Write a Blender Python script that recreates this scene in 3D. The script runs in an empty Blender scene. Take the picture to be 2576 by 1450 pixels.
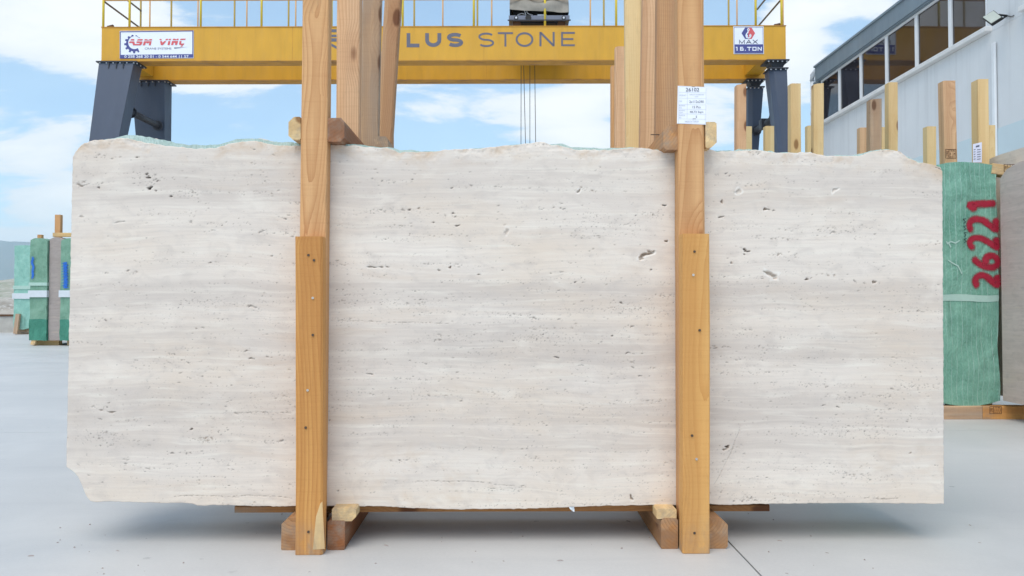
import bpy, bmesh, math, random
import numpy as np
from mathutils import Vector, Matrix, Euler, noise as mnoise

random.seed(7)
rng = np.random.default_rng(11)
SC = bpy.context.scene
COL = SC.collection
R = math.radians

# ------------------------------------------------------------------ camera
F, CX, CY = 1946.0, 1288.0, 724.8          # photograph measured at 2576 px width
CAMZ = 0.81
cam_d = bpy.data.cameras.new('camera')
cam_d.sensor_width = 36.0
cam_d.lens = 36.0 * F / 2576.0
cam_d.clip_start = 0.05
cam_d.clip_end = 40000
cam = bpy.data.objects.new('camera', cam_d)
COL.objects.link(cam)
cam.location = (0, 0, CAMZ)
cam.rotation_euler = (R(90 + 1.266), 0, R(-0.618))
SC.camera = cam

# ------------------------------------------------------------------ light, exposure
SUN_EL, SUN_AZ = 58.0, -160.0               # azimuth measured from +Y towards +X
SKY_STRENGTH = 0.12
SUN_STRENGTH = 1.5
SUN_ANGLE = 50.0
EXPOSURE = 0.68
SC.cycles.volume_bounces = 3
SC.view_settings.view_transform = 'Standard'
SC.view_settings.look = 'None'
SC.view_settings.gamma = 1
SC.view_settings.use_curve_mapping = False
SC.view_settings.exposure = EXPOSURE


# ------------------------------------------------------------------ node helper
class N:
    def __init__(s, tree):
        s.t = tree

    def node(s, typ, **props):
        n = s.t.nodes.new(typ)
        for k, v in props.items():
            setattr(n, k, v)
        return n

    def put(s, sock, v):
        if v is None:
            return
        if isinstance(v, bpy.types.NodeSocket):
            s.t.links.new(v, sock)
        else:
            if sock.type == 'RGBA' and len(v) == 3:
                v = (*v, 1)
            sock.default_value = v

    def math(s, op, a, b=None, c=None, clamp=False):
        n = s.node('ShaderNodeMath', operation=op, use_clamp=clamp)
        for i, v in enumerate((a, b, c)):
            s.put(n.inputs[i], v)
        return n.outputs[0]

    def mix(s, fac, a, b, blend='MIX'):
        n = s.node('ShaderNodeMix', data_type='RGBA', blend_type=blend)
        s.put(n.inputs[0], fac)
        s.put(n.inputs[6], a)
        s.put(n.inputs[7], b)
        return n.outputs[2]

    def noise(s, vec, scale=1.0, detail=2.0, rough=0.5, dist=0.0, col=False):
        n = s.node('ShaderNodeTexNoise')
        s.put(n.inputs['Vector'], vec)
        s.put(n.inputs['Scale'], scale)
        s.put(n.inputs['Detail'], detail)
        s.put(n.inputs['Roughness'], rough)
        s.put(n.inputs['Distortion'], dist)
        return n.outputs['Color' if col else 'Fac']

    def mr(s, v, a, b, c=0.0, d=1.0, smooth=False):
        n = s.node('ShaderNodeMapRange', clamp=True)
        if smooth:
            n.interpolation_type = 'SMOOTHSTEP'
        for i, x in enumerate((v, a, b, c, d)):
            s.put(n.inputs[i], x)
        return n.outputs[0]

    def comb(s, x, y, z):
        n = s.node('ShaderNodeCombineXYZ')
        for i, v in enumerate((x, y, z)):
            s.put(n.inputs[i], v)
        return n.outputs[0]

    def sep(s, v):
        n = s.node('ShaderNodeSeparateXYZ')
        s.put(n.inputs[0], v)
        return n.outputs

    def vmul(s, v, sc):
        n = s.node('ShaderNodeVectorMath', operation='MULTIPLY')
        s.put(n.inputs[0], v)
        s.put(n.inputs[1], sc)
        return n.outputs[0]

    def vadd(s, v, sc):
        n = s.node('ShaderNodeVectorMath', operation='ADD')
        s.put(n.inputs[0], v)
        s.put(n.inputs[1], sc)
        return n.outputs[0]

    def obj(s):
        return s.node('ShaderNodeTexCoord').outputs['Object']

    def rnd(s):
        return s.node('ShaderNodeObjectInfo').outputs['Random']

    def attr(s, name):
        return s.node('ShaderNodeAttribute', attribute_name=name).outputs['Fac']

    def bump(s, h, strength, dist):
        n = s.node('ShaderNodeBump')
        s.put(n.inputs['Height'], h)
        s.put(n.inputs['Strength'], strength)
        s.put(n.inputs['Distance'], dist)
        return n.outputs[0]


def lin(r, g, b):
    def f(c):
        c /= 255.0
        return c / 12.92 if c <= 0.04045 else ((c + 0.055) / 1.055) ** 2.4
    return (f(r), f(g), f(b))


def new_mat(name):
    m = bpy.data.materials.new(name)
    m.use_nodes = True
    nt = m.node_tree
    nt.nodes.clear()
    n = N(nt)
    out = n.node('ShaderNodeOutputMaterial')
    b = n.node('ShaderNodeBsdfPrincipled')
    nt.links.new(b.outputs[0], out.inputs[0])
    return m, n, b


# ------------------------------------------------------------------ world: sky with broken cloud
def make_world():
    w = bpy.data.worlds.new('World')
    SC.world = w
    w.use_nodes = True
    nt = w.node_tree
    nt.nodes.clear()
    n = N(nt)
    out = n.node('ShaderNodeOutputWorld')
    bg = n.node('ShaderNodeBackground')
    sky = n.node('ShaderNodeTexSky', sky_type='NISHITA')
    sky.sun_disc = False
    sky.sun_elevation = R(SUN_EL)
    sky.sun_rotation = R(SUN_AZ)
    sky.altitude = 500
    sky.air_density = 1.0
    sky.dust_density = 0.6
    sky.ozone_density = 1.6
    d = n.node('ShaderNodeTexCoord').outputs['Generated']
    x, y, z = n.sep(d)
    zz = n.math('ADD', n.math('MAXIMUM', z, 0.0), 0.22)
    p = n.comb(n.math('DIVIDE', x, zz), n.math('DIVIDE', y, zz), 0.0)
    p = n.vadd(p, (5.3, 2.1, 0.0))
    big = n.noise(p, 0.85, 3.0, 0.5, 0.3)
    fine = n.noise(n.vmul(p, (1.0, 1.6, 1.0)), 2.6, 12.0, 0.62, 0.35)
    v = n.math('ADD', n.math('MULTIPLY', big, 0.50), n.math('MULTIPLY', fine, 0.56))
    # cloud banks of that day: azimuth, elevation (degrees), half widths, weight
    az = n.math('MULTIPLY', n.math('ARCTAN2', x, y), 180 / math.pi)
    el = n.math('MULTIPLY', n.math('ARCSINE', z), 180 / math.pi)
    for (a0, e0, ra, re, wt) in ((-30, 19.5, 9, 4.6, .16), (-23, 15, 7, 2.6, .08), (-31, 9.3, 3.6, 2.0, .17), (-29, 6.5, 7, 1.6, .12), (-29.5, 13.4, 7, 1.8, -.16), (-18, 22, 10, 2.6, -.10), (-3, 22, 8, 3, -.16), (-4, 14.2, 7, 1.0, .10), (4.5, 14.6, 3.0, 1.3, .17),
                                 (5.5, 12.4, 2.6, 1.1, .14), (-6, 12, 3, 1.0, -.10), (1, 17, 9, 1.0, -.08), (15.5, 13.5, 3.0, 2.0, .14), (20.5, 18, 3.0, 3.6, .17), (16.5, 20, 2.4, 3.5, -.14), (26, 21, 5, 4, .12), (-14, 14.5, 5, 2.2, .06), (-24, 10.5, 3.5, 2.5, -.10), (-31, 3.6, 8, .8, .10)):
        da = n.math('DIVIDE', n.math('SUBTRACT', az, a0), ra)
        de = n.math('DIVIDE', n.math('SUBTRACT', el, e0), re)
        q = n.math('ADD', n.math('MULTIPLY', da, da), n.math('MULTIPLY', de, de))
        v = n.math('MULTIPLY_ADD', n.math('EXPONENT', n.math('MULTIPLY', q, -1.0)), wt, v)
    mask = n.mr(v, 0.542, 0.628, 0.0, 1.0, True)
    thick = n.mr(v, 0.58, 0.78, 0.0, 1.0, True)
    cloud = n.mix(thick, (5.1, 5.35, 5.55), (6.0, 6.0, 5.9))
    soft = n.math('MULTIPLY', n.noise(p, 1.1, 4.0, 0.6, 0.2), 0.80)
    base = n.mix(soft, n.vmul(sky.outputs[0], (.90, 1.0, 1.02)), (3.6, 4.9, 5.9))
    c = n.mix(n.math('MULTIPLY', mask, 0.95), base, cloud)
    # low band of bright air above the horizon
    hz = n.mr(z, 0.0, 0.16, 0.5, 0.0, True)
    c = n.mix(hz, c, (4.9, 5.5, 5.8))
    nt.links.new(c, bg.inputs[0])
    bg.inputs[1].default_value = SKY_STRENGTH
    nt.links.new(bg.outputs[0], out.inputs[0])


make_world()
sun_d = bpy.data.lights.new('sun', 'SUN')
sun_d.energy = SUN_STRENGTH
sun_d.angle = R(SUN_ANGLE)
sun_d.color = (1.0, 0.91, 0.80)
sun = bpy.data.objects.new('sun', sun_d)
COL.objects.link(sun)
sv = Vector((math.sin(R(SUN_AZ)) * math.cos(R(SUN_EL)), math.cos(R(SUN_AZ)) * math.cos(R(SUN_EL)), math.sin(R(SUN_EL))))
sun.rotation_euler = sv.to_track_quat('Z', 'Y').to_euler()
sun.location = (0, 0, 30)

# ------------------------------------------------------------------ measuring rays
RM = Euler(cam.rotation_euler).to_matrix()
CAM = Vector((0, 0, CAMZ))


def ray(px, py):
    return RM @ Vector(((px - CX) / F, (CY - py) / F, -1.0))


def at(px, py, Y):
    d = ray(px, py)
    return CAM + d * (Y / d.y)


def at_x(px, py, X):
    d = ray(px, py)
    return CAM + d * (X / d.x)


def gnd(px, py, z=0.0):
    d = ray(px, py)
    return CAM + d * ((z - CAMZ) / d.z)


RMN = np.array(RM)


def at_np(px, py, Y):
    dx = (px - CX) / F
    dy = (CY - py) / F
    d = [RMN[i, 0] * dx + RMN[i, 1] * dy - RMN[i, 2] for i in range(3)]
    t = Y / d[1]
    return d[0] * t, d[2] * t + CAMZ


# ------------------------------------------------------------------ objects
def wm(o):
    m = o.matrix_basis.copy()
    if o.parent:
        m = wm(o.parent) @ o.matrix_parent_inverse @ m
    return m


def tag(o, label=None, cat=None, group=None, kind=None):
    if label:
        o['label'] = label
    if cat:
        o['category'] = cat
    if group:
        o['group'] = group
    if kind:
        o['kind'] = kind
    return o


def empty(name, loc, label, cat, group=None, rotz=0.0):
    o = bpy.data.objects.new(name, None)
    o.empty_display_size = 0.1
    COL.objects.link(o)
    o.matrix_basis = Matrix.Translation(loc) @ Matrix.Rotation(rotz, 4, 'Z')
    return tag(o, label, cat, group)


def link(name, me, mat, parent=None, local=False, basis=None):
    o = bpy.data.objects.new(name, me)
    COL.objects.link(o)
    if mat is not None and not me.materials:
        me.materials.append(mat)
    if basis is not None:
        o.matrix_basis = basis
    if parent is not None:
        o.parent = parent
        if not local:
            o.matrix_parent_inverse = wm(parent).inverted()
    return o


class MB:
    def __init__(s):
        s.v, s.f = [], []

    def box(s, x0, x1, y0, y1, z0, z1):
        b = len(s.v)
        s.v += [(x0, y0, z0), (x1, y0, z0), (x1, y1, z0), (x0, y1, z0), (x0, y0, z1), (x1, y0, z1), (x1, y1, z1), (x0, y1, z1)]
        s.f += [tuple(b + i for i in q) for q in ((3, 2, 1, 0), (4, 5, 6, 7), (0, 1, 5, 4), (1, 2, 6, 5), (2, 3, 7, 6), (3, 0, 4, 7))]
        return s

    def loft(s, rings, cap=True):
        b = len(s.v)
        k = len(rings[0])
        for r_ in rings:
            s.v += [tuple(p) for p in r_]
        for i in range(len(rings) - 1):
            for j in range(k):
                a, c = b + i * k + j, b + i * k + (j + 1) % k
                s.f.append((a, c, c + k, a + k))
        if cap:
            s.f.append(tuple(b + j for j in reversed(range(k))))
            s.f.append(tuple(b + (len(rings) - 1) * k + j for j in range(k)))
        return s

    def tube(s, pts, r, k=8):
        pts = [Vector(p) for p in pts]
        rings = []
        for i, p in enumerate(pts):
            t = (pts[min(i + 1, len(pts) - 1)] - pts[max(i - 1, 0)]).normalized()
            a = Vector((0, 0, 1)) if abs(t.z) < 0.9 else Vector((1, 0, 0))
            u = t.cross(a).normalized()
            w = t.cross(u)
            rr = r[i] if isinstance(r, (list, tuple)) else r
            rings.append([p + (u * math.cos(2 * math.pi * j / k) + w * math.sin(2 * math.pi * j / k)) * rr for j in range(k)])
        return s.loft(rings)

    def poly(s, pts):
        b = len(s.v)
        s.v += [tuple(p) for p in pts]
        s.f.append(tuple(range(b, b + len(pts))))
        return s

    def mesh(s, name, smooth=False, bevel=0.0, fix=True):
        me = bpy.data.meshes.new(name)
        me.from_pydata([tuple(v) for v in s.v], [], s.f)
        if fix or bevel:
            bm = bmesh.new()
            bm.from_mesh(me)
            if fix:
                bmesh.ops.recalc_face_normals(bm, faces=bm.faces)
            if bevel:
                bmesh.ops.bevel(bm, geom=list(bm.edges), offset=bevel, segments=1, affect='EDGES', clamp_overlap=True)
            bm.to_mesh(me)
            bm.free()
        if smooth:
            me.polygons.foreach_set('use_smooth', [True] * len(me.polygons))
        return me

    def build(s, name, mat, parent=None, local=False, smooth=False, bevel=0.0, fix=True):
        return link(name, s.mesh(name, smooth, bevel, fix), mat, parent, local)


def timber(name, p0, p1, w, d, mat, parent=None, xax=(1, 0, 0), ch=(.004, .004, .004, .004), seg=10, warp=.0012, skew=0.0, seed=None):
    """sawn timber: local z runs along its length; ch are the four edge chamfers (wane)"""
    r_ = random.Random(seed if seed is not None else random.random())
    p0, p1 = Vector(p0), Vector(p1)
    L = (p1 - p0).length
    zx = (p1 - p0).normalized()
    xx = Vector(xax)
    xx = (xx - zx * xx.dot(zx)).normalized()
    yx = zx.cross(xx)
    basis = Matrix(((xx.x, yx.x, zx.x, p0.x), (xx.y, yx.y, zx.y, p0.y), (xx.z, yx.z, zx.z, p0.z), (0, 0, 0, 1)))
    hw, hd = w / 2, d / 2
    prof = []
    corners = ((-hw, -hd, 1, 0, 0, 1), (hw, -hd, 0, 1, -1, 0), (hw, hd, -1, 0, 0, -1), (-hw, hd, 0, -1, 1, 0))
    for (x, y, ax, ay, bx, by), c in zip(corners, ch):
        # walk counter clockwise, two points for each corner
        prof.append((x + bx * c, y + by * c))
        prof.append((x + ax * c, y + ay * c))
    rings = []
    bend = (r_.uniform(-1, 1) * warp * 2, r_.uniform(-1, 1) * warp * 2)
    for i in range(seg + 1):
        t = i / seg
        b = math.sin(math.pi * t)
        ring = []
        for j, (x, y) in enumerate(prof):
            q = mnoise.noise(Vector((j * 3.1, t * L * 4 + (seed or 0) * 7.7, 0.3))) * warp
            k = 1 + q / max(hw, .02)
            z = t * L
            if i == seg:
                z += skew * x / hw
            ring.append((x * k + bend[0] * b, y * k + bend[1] * b, z))
        rings.append(ring)
    mb = MB().loft(rings)
    return link(name, mb.mesh(name), mat, parent, basis=basis)


def nail(p, parent, mat, r=.0042):
    mb = MB().tube([(p[0], p[1] + .004, p[2]), (p[0], p[1] - .0025, p[2])], r, 8)
    return mb.build('nail', mat, parent)


# lettering as thin flat shapes laid on a surface; everything is drawn in picture units and mapped by fn
def ribbon(pts, w, closed=False):
    P = [Vector((x, y)) for x, y in pts]
    n = len(P)
    quads, L_, R_ = [], [], []
    for i in range(n):
        a = P[i - 1] if (i > 0 or closed) else None
        c = P[(i + 1) % n] if (i < n - 1 or closed) else None
        d1 = (P[i] - a).normalized() if a is not None else (c - P[i]).normalized()
        d2 = (c - P[i]).normalized() if c is not None else d1
        n1, n2 = Vector((-d1.y, d1.x)), Vector((-d2.y, d2.x))
        m = (n1 + n2)
        m = m.normalized() if m.length > 1e-6 else n1
        k = min(1 / max(m.dot(n1), .35), 2.2)
        L_.append(P[i] + m * w / 2 * k)
        R_.append(P[i] - m * w / 2 * k)
    rn = range(n if closed else n - 1)
    for i in rn:
        j = (i + 1) % n
        quads.append([tuple(L_[i]), tuple(L_[j]), tuple(R_[j]), tuple(R_[i])])
    return quads


def arc(cx, cy, rx, ry, a0, a1, n=14):
    return [(cx + rx * math.cos(R(a0 + (a1 - a0) * i / n)), cy + ry * math.sin(R(a0 + (a1 - a0) * i / n))) for i in range(n + 1)]


def glyph(ch, x0, x1, y0, y1, w):
    """one letter drawn with strokes inside a box, y downward"""
    h = w / 2
    a, b, c, d = x0 + h, x1 - h, y0 + h, y1 - h
    mx, my = (a + b) / 2, (c + d) / 2
    q = []
    if ch == 'L':
        q += ribbon([(a, y0), (a, d), (x1, d)], w)
    elif ch == 'U':
        q += ribbon([(a, y0)] + arc(mx, d - (b - a) * .42, (b - a) / 2, (b - a) * .42, 180, 0) + [(b, y0)], w)
    elif ch == 'S':
        rx, r1 = (b - a) / 2, (d - c) / 4
        q += ribbon(arc(mx, c + r1, rx, r1, -32, -90, 5)[:-1] + arc(mx, c + r1, rx, r1, -90, -270, 14)[:-1] + arc(mx, d - r1, rx, r1, -90, 90, 14)[:-1] + arc(mx, d - r1, rx, r1, 90, 148, 5), w)
    elif ch == 'T':
        q += ribbon([(x0, c), (x1, c)], w) + ribbon([(mx, y0 + w), (mx, y1)], w)
    elif ch == 'O':
        q += ribbon(arc(mx, my, (b - a) / 2, (d - c) / 2, 0, 360, 32)[:-1], w, True)
    elif ch == 'Q':     # squared O
        q += ribbon([(a, c), (b, c), (b, d), (a, d)], w, True)
    elif ch == 'N':
        q += ribbon([(a, y1), (a, y0)], w) + ribbon([(a, y0 + h * .6), (b, y1 - h * .6)], w * 1.05) + ribbon([(b, y1), (b, y0)], w)
    elif ch == 'E':
        q += ribbon([(x1, c), (a, c), (a, d), (x1, d)], w) + ribbon([(a + h, my), (x1 - w * .8, my)], w)
    elif ch == 'M':
        q += ribbon([(a, y1), (a, y0 + h), (mx, d), (b, y0 + h), (b, y1)], w)
    elif ch == 'A':
        q += ribbon([(a, y1), (mx, y0 + h), (b, y1)], w) + ribbon([(a + (b - a) * .22, y1 - (y1 - y0) * .3), (b - (b - a) * .22, y1 - (y1 - y0) * .3)], w)
    elif ch == 'X':
        q += ribbon([(a, y0), (b, y1)], w) + ribbon([(b, y0), (a, y1)], w)
    elif ch == '1':
        q += ribbon([(mx - w * .9, y0 + h), (mx + h, y0 + h), (mx + h, y1)], w)
    elif ch == '6':
        q += ribbon([(b, c), (a, c), (a, d), (b, d), (b, my), (a + h, my)], w)
    elif ch == '.':
        q += [[(x0, y1 - w), (x1, y1 - w), (x1, y1), (x0, y1)]]
    return q


def flat(name, polys, fn, mat, parent, local=False):
    mb = MB()
    for p in polys:
        mb.poly([fn(x, y) for x, y in p])
    return mb.build(name, mat, parent, local, fix=False)


def text(name, body, rect, fn, mat, parent, local=False, keep=False, bold=0.0):
    """lettering in the built-in typeface, fitted to rect = x0,x1,y0,y1 in picture units (y downward)"""
    cu = bpy.data.curves.new('t', 'FONT')
    cu.body = body
    cu.resolution_u = 3
    cu.align_x = 'LEFT'
    cu.offset = bold
    ob = bpy.data.objects.new('t', cu)
    me = bpy.data.meshes.new_from_object(ob)
    bpy.data.objects.remove(ob)
    bpy.data.curves.remove(cu)
    co = np.array([v.co[:2] for v in me.vertices])
    if len(co) == 0:
        return None
    lo, hi = co.min(0), co.max(0)
    x0, x1, y0, y1 = rect
    for v in me.vertices:
        u = (v.co.x - lo[0]) / max(hi[0] - lo[0], 1e-6)
        w = (v.co.y - lo[1]) / max(hi[1] - lo[1], 1e-6)
        v.co = fn(x0 + (x1 - x0) * u, y1 + (y0 - y1) * w)
    me.materials.clear()
    return link(name, me, mat, parent, local)


# ================================================================== MATERIALS
def simple(name, col, rough=.6, metal=0.0, var=.12, scale=6.0, spec=.5, bump=0.0, bscale=60.0):
    m, n, b = new_mat(name)
    o = n.obj()
    k = n.noise(o, scale, 5.0, .6)
    c = n.mix(n.mr(k, .3, .7), tuple(x * (1 - var) for x in col), tuple(min(1, x * (1 + var)) for x in col))
    n.put(b.inputs['Base Color'], c)
    n.put(b.inputs['Roughness'], n.mr(n.noise(o, scale * 3, 3.0), .3, .7, max(.02, rough - .08), min(1, rough + .08)))
    b.inputs['Metallic'].default_value = metal
    b.inputs['Specular IOR Level'].default_value = spec
    if bump:
        n.put(b.inputs['Normal'], n.bump(n.noise(o, bscale, 4.0), bump, .004))
    return m


def wood(name, light, dark, ring=.011, knots=.5, grain=.5, grey=0.0, dirt=.25, fill=.1):
    m, n, b = new_mat(name)
    o = n.obj()
    x, y, z = n.sep(o)
    rd = n.rnd()
    seed = n.comb(n.math('MULTIPLY', rd, 17.3), n.math('MULTIPLY', rd, 41.1), n.math('MULTIPLY', rd, 93.7))
    oz = n.vadd(o, seed)
    # knots: sparse cells, stretched along the length
    vor = n.node('ShaderNodeTexVoronoi', voronoi_dimensions='3D', feature='F1')
    n.put(vor.inputs['Vector'], n.vmul(oz, (8.0, 8.0, 3.6)))
    vor.inputs['Scale'].default_value = 1.0
    kd = vor.outputs['Distance']
    pick = n.math('GREATER_THAN', n.sep(vor.outputs['Color'])[0], 1.0 - knots)
    kcore = n.math('MULTIPLY', n.mr(kd, .12, .20, 1.0, 0.0, True), pick)
    khalo = n.math('MULTIPLY', n.mr(kd, .12, .55, 1.0, 0.0, True), pick)
    w1 = n.noise(n.vmul(oz, (1.5, 1.5, 1.1)), 1.0, 2.0)
    w2 = n.noise(n.vadd(n.vmul(oz, (1.5, 1.5, .8)), (7, 3, 1)), 1.0, 2.0)
    cx = n.math('ADD', x, n.math('ADD', n.math('MULTIPLY_ADD', rd, .30, -.15), n.math('MULTIPLY_ADD', w1, .10, -.05)))
    cy = n.math('ADD', y, n.math('ADD', n.math('MULTIPLY_ADD', n.math('FRACT', n.math('MULTIPLY', rd, 7.77)), .10, .06), n.math('MULTIPLY_ADD', w2, .10, -.05)))
    rr = n.math('SQRT', n.math('ADD', n.math('MULTIPLY', cx, cx), n.math('MULTIPLY', cy, cy)))
    rr = n.math('ADD', rr, n.math('MULTIPLY', khalo, .022))
    rr = n.math('ADD', rr, n.math('MULTIPLY', n.noise(n.vmul(oz, (60, 60, 6)), 1.0, 2.0), .0025))
    ph = n.math('FRACT', n.math('DIVIDE', rr, ring))
    late = n.math('POWER', ph, 2.6)
    fib = n.noise(n.vmul(oz, (240, 240, 7)), 1.0, 3.0, .6)
    tone = n.noise(n.vmul(oz, (9, 9, 1.3)), 1.0, 4.0, .6)
    fac = n.math('ADD', n.math('MULTIPLY', late, grain), n.math('MULTIPLY', n.math('SUBTRACT', fib, .5), .45), clamp=True)
    c = n.mix(fac, light, dark)
    c = n.mix(n.mr(tone, .35, .72, 0.0, .55), c, tuple(a * .55 + d_ * .45 for a, d_ in zip(light, dark)))
    warm = n.noise(n.vmul(oz, (5, 5, .7)), 1.0, 2.0)
    c = n.mix(n.mr(warm, .52, .72, 0.0, .45), c, (light[0] * 1.0, light[1] * .80, light[2] * .58))
    dn = n.noise(n.vmul(oz, (22, 22, 5)), 1.0, 6.0, .68)
    c = n.mix(n.mr(dn, .58, .74, 0.0, dirt), c, (.10, .075, .055))
    if grey:
        c = n.mix(n.math('MULTIPLY', n.mr(n.noise(n.vmul(oz, (14, 14, 2.5)), 1.0, 5.0), .38, .62), grey), c, (.30, .26, .225))
    foot = n.math('MULTIPLY', n.mr(z, .0, .16, .75, 0.0, True), n.mr(n.noise(n.vmul(oz, (30, 30, 12)), 1.0, 5.0, .65), .35, .65))
    c = n.mix(foot, c, (.30, .235, .18))
    band = n.noise(n.vadd(n.vmul(oz, (16, 16, .35)), (3, 9, 4)), 1.0, 2.0, .4)
    c = n.mix(n.mr(band, .48, .60, 0.0, .55, True), c, tuple(a * .35 + d_ * .62 for a, d_ in zip(light, dark)))
    saw = n.noise(n.vmul(oz, (6, 6, 170)), 1.0, 2.0, .5)
    c = n.mix(n.mr(saw, .50, .72, 0.0, .12), c, dark)
    c = n.mix(n.math('MULTIPLY', khalo, .30), c, dark)
    c = n.mix(n.math('MULTIPLY', kcore, .82), c, (dark[0] * .38, dark[1] * .28, dark[2] * .22))
    val = n.mr(rd, 0, 1, .90, 1.08)
    hs = n.node('ShaderNodeHueSaturation')
    n.put(hs.inputs['Value'], val)
    n.put(hs.inputs['Color'], c)
    n.put(b.inputs['Base Color'], hs.outputs[0])
    b.inputs['Roughness'].default_value = .68
    b.inputs['Specular IOR Level'].default_value = .3
    n.put(b.inputs['Normal'], n.bump(n.math('ADD', n.math('ADD', n.math('MULTIPLY', late, .5), n.math('MULTIPLY', saw, .5)), fib), .45, .0020))
    return m


def travertine(name, front=True, A=(.785, .704, .622), B=(.700, .578, .462), C=(.600, .532, .480)):
    m, n, b = new_mat(name)
    o = n.obj()
    x, y, z = n.sep(o)
    u = n.math('ADD', x, y)
    und = n.noise(n.comb(n.math('MULTIPLY', u, 1.1), 0.0, n.math('MULTIPLY', z, 3.0)), 1.0, 3.0, .5)
    und2 = n.noise(n.comb(n.math('MULTIPLY', u, 5.0), 4.0, n.math('MULTIPLY', z, 9.0)), 1.0, 3.0, .5)
    zz = n.math('ADD', z, n.math('MULTIPLY_ADD', und, .075, -.0375))
    zz = n.math('ADD', zz, n.math('MULTIPLY_ADD', und2, .018, -.009))
    # beds rise gently on one half of the block
    zz = n.math('SUBTRACT', zz, n.math('MULTIPLY', n.mr(u, .2, 1.6, 0, 1, True), .035))

    def bed(fx, fz, d, off, dist=0.0):
        return n.noise(n.comb(n.math('MULTIPLY', u, fx), off, n.math('MULTIPLY', zz, fz)), 1.0, d, .55, dist)
    b1 = bed(.45, 7.0, 3.0, 0.0)
    b2 = bed(1.1, 32.0, 3.0, 5.0, .2)
    b3 = bed(3.0, 120.0, 3.0, 9.0)
    cl = bed(5.0, 11.0, 6.0, 2.0, .6)
    cl2 = bed(1.6, 3.4, 4.0, 12.0)
    mot = bed(13.0, 26.0, 6.0, 41.0, .8)
    mot2 = bed(4.0, 55.0, 5.0, 47.0, .3)
    c = n.mix(n.mr(b1, .42, .66, 0.0, .45), A, C)
    if front:
        rp = n.node('ShaderNodeValToRGB')
        cr = rp.color_ramp
        bands = ((350, 0), (400, .15), (440, .55), (520, .60), (560, .25), (600, .35), (640, .05), (700, 0), (722, .15), (735, .80), (795, .75), (808, .25), (835, .2), (850, .70), (925, .80), (945, .35), (985, .25), (1010, .55), (1030, .80), (1090, .85), (1102, .1), (1118, .55), (1150, .65), (1165, .25), (1205, .2), (1225, .1), (1285, 0))
        zz0, zz1 = CAMZ - (1290 - 768) / 736.0, CAMZ - (345 - 768) / 736.0
        for k in range(len(bands) - 2):
            cr.elements.new(.5)
        for e, (yy, vv) in zip(cr.elements, sorted(((CAMZ - (q[0] - 768) / 736.0 - zz0) / (zz1 - zz0), q[1]) for q in bands)):
            e.position = min(1, max(0, yy))
            e.color = (vv, vv, vv, 1)
        n.put(rp.inputs[0], n.mr(n.math('ADD', zz, n.math('MULTIPLY_ADD', b3, .012, -.006)), zz0, zz1))
        lat = n.mr(bed(.8, 6.0, 3.0, 61.0), .35, .62, .45, 1.0)
        c = n.mix(n.math('MULTIPLY', n.math('MULTIPLY', rp.outputs[0], lat), .95), c, (.540, .472, .420))
        c = n.mix(n.math('MULTIPLY', n.mr(z, .13, .26, .5, 0.0, True), n.mr(cl, .3, .6, .4, 1.0)), c, (.735, .615, .490))
    c = n.mix(n.mr(b2, .52, .74, 0.0, .35), c, C)
    c = n.mix(n.mr(b2, .46, .28, 0.0, .5), c, tuple(min(.82, k * 1.07) for k in A))
    c = n.mix(n.mr(cl2, .48, .70, 0.0, .6), c, B)
    c = n.mix(n.math('MULTIPLY', n.mr(cl, .55, .72), .5), c, tuple(min(.83, k * 1.08) for k in A))
    c = n.mix(n.math('MULTIPLY', n.mr(bed(2.0, 14.0, 5.0, 21.0, .5), .58, .74), .45), c, (.62, .50, .40))
    c = n.mix(n.mr(mot, .50, .72, 0.0, .45), c, tuple(k * .88 for k in C))
    c = n.mix(n.mr(mot2, .55, .70, 0.0, .40), c, tuple(min(.84, k * 1.12) for k in A))
    c = n.mix(n.mr(b3, .48, .75, 0.0, .25), c, tuple(k * .78 for k in C))
    c = n.mix(n.mr(b3, .46, .25, 0.0, .25), c, tuple(min(.84, k * 1.1) for k in A))
    sp = n.noise(n.comb(n.math('MULTIPLY', u, 150), 0.0, n.math('MULTIPLY', zz, 330)), 1.0, 3.0, .6)
    spm = n.math('MULTIPLY', n.mr(sp, .62, .72), n.mr(bed(1.0, 18.0, 3.0, 31.0), .40, .60))
    c = n.mix(n.math('MULTIPLY', spm, .5), c, (.26, .215, .19))
    if front:
        edge = n.attr('edge')
        en = n.noise(n.vmul(o, (11, 1, 16)), 1.0, 6.0, .65, .4)
        em = n.math('MULTIPLY', edge, n.mr(en, .46, .66))
        c = n.mix(n.math('MULTIPLY', em, .80), c, (.58, .42, .28))
        pit = n.attr('pit')
        tone = n.attr('tone')
        pc = n.mix(tone, (.105, .088, .078), (.30, .195, .12))
        c = n.mix(n.math('MINIMUM', n.math('MULTIPLY', pit, 1.15), 1.0), c, pc)
        wh = n.attr('white')
        c = n.mix(wh, c, (.82, .775, .71))
    n.put(b.inputs['Base Color'], c)
    n.put(b.inputs['Roughness'], n.mr(b2, .3, .7, .55, .72))
    b.inputs['Specular IOR Level'].default_value = .35
    n.put(b.inputs['Normal'], n.bump(n.math('ADD', n.math('MULTIPLY', b3, .6), n.math('MULTIPLY', sp, -.5)), .25, .002))
    return m


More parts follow.
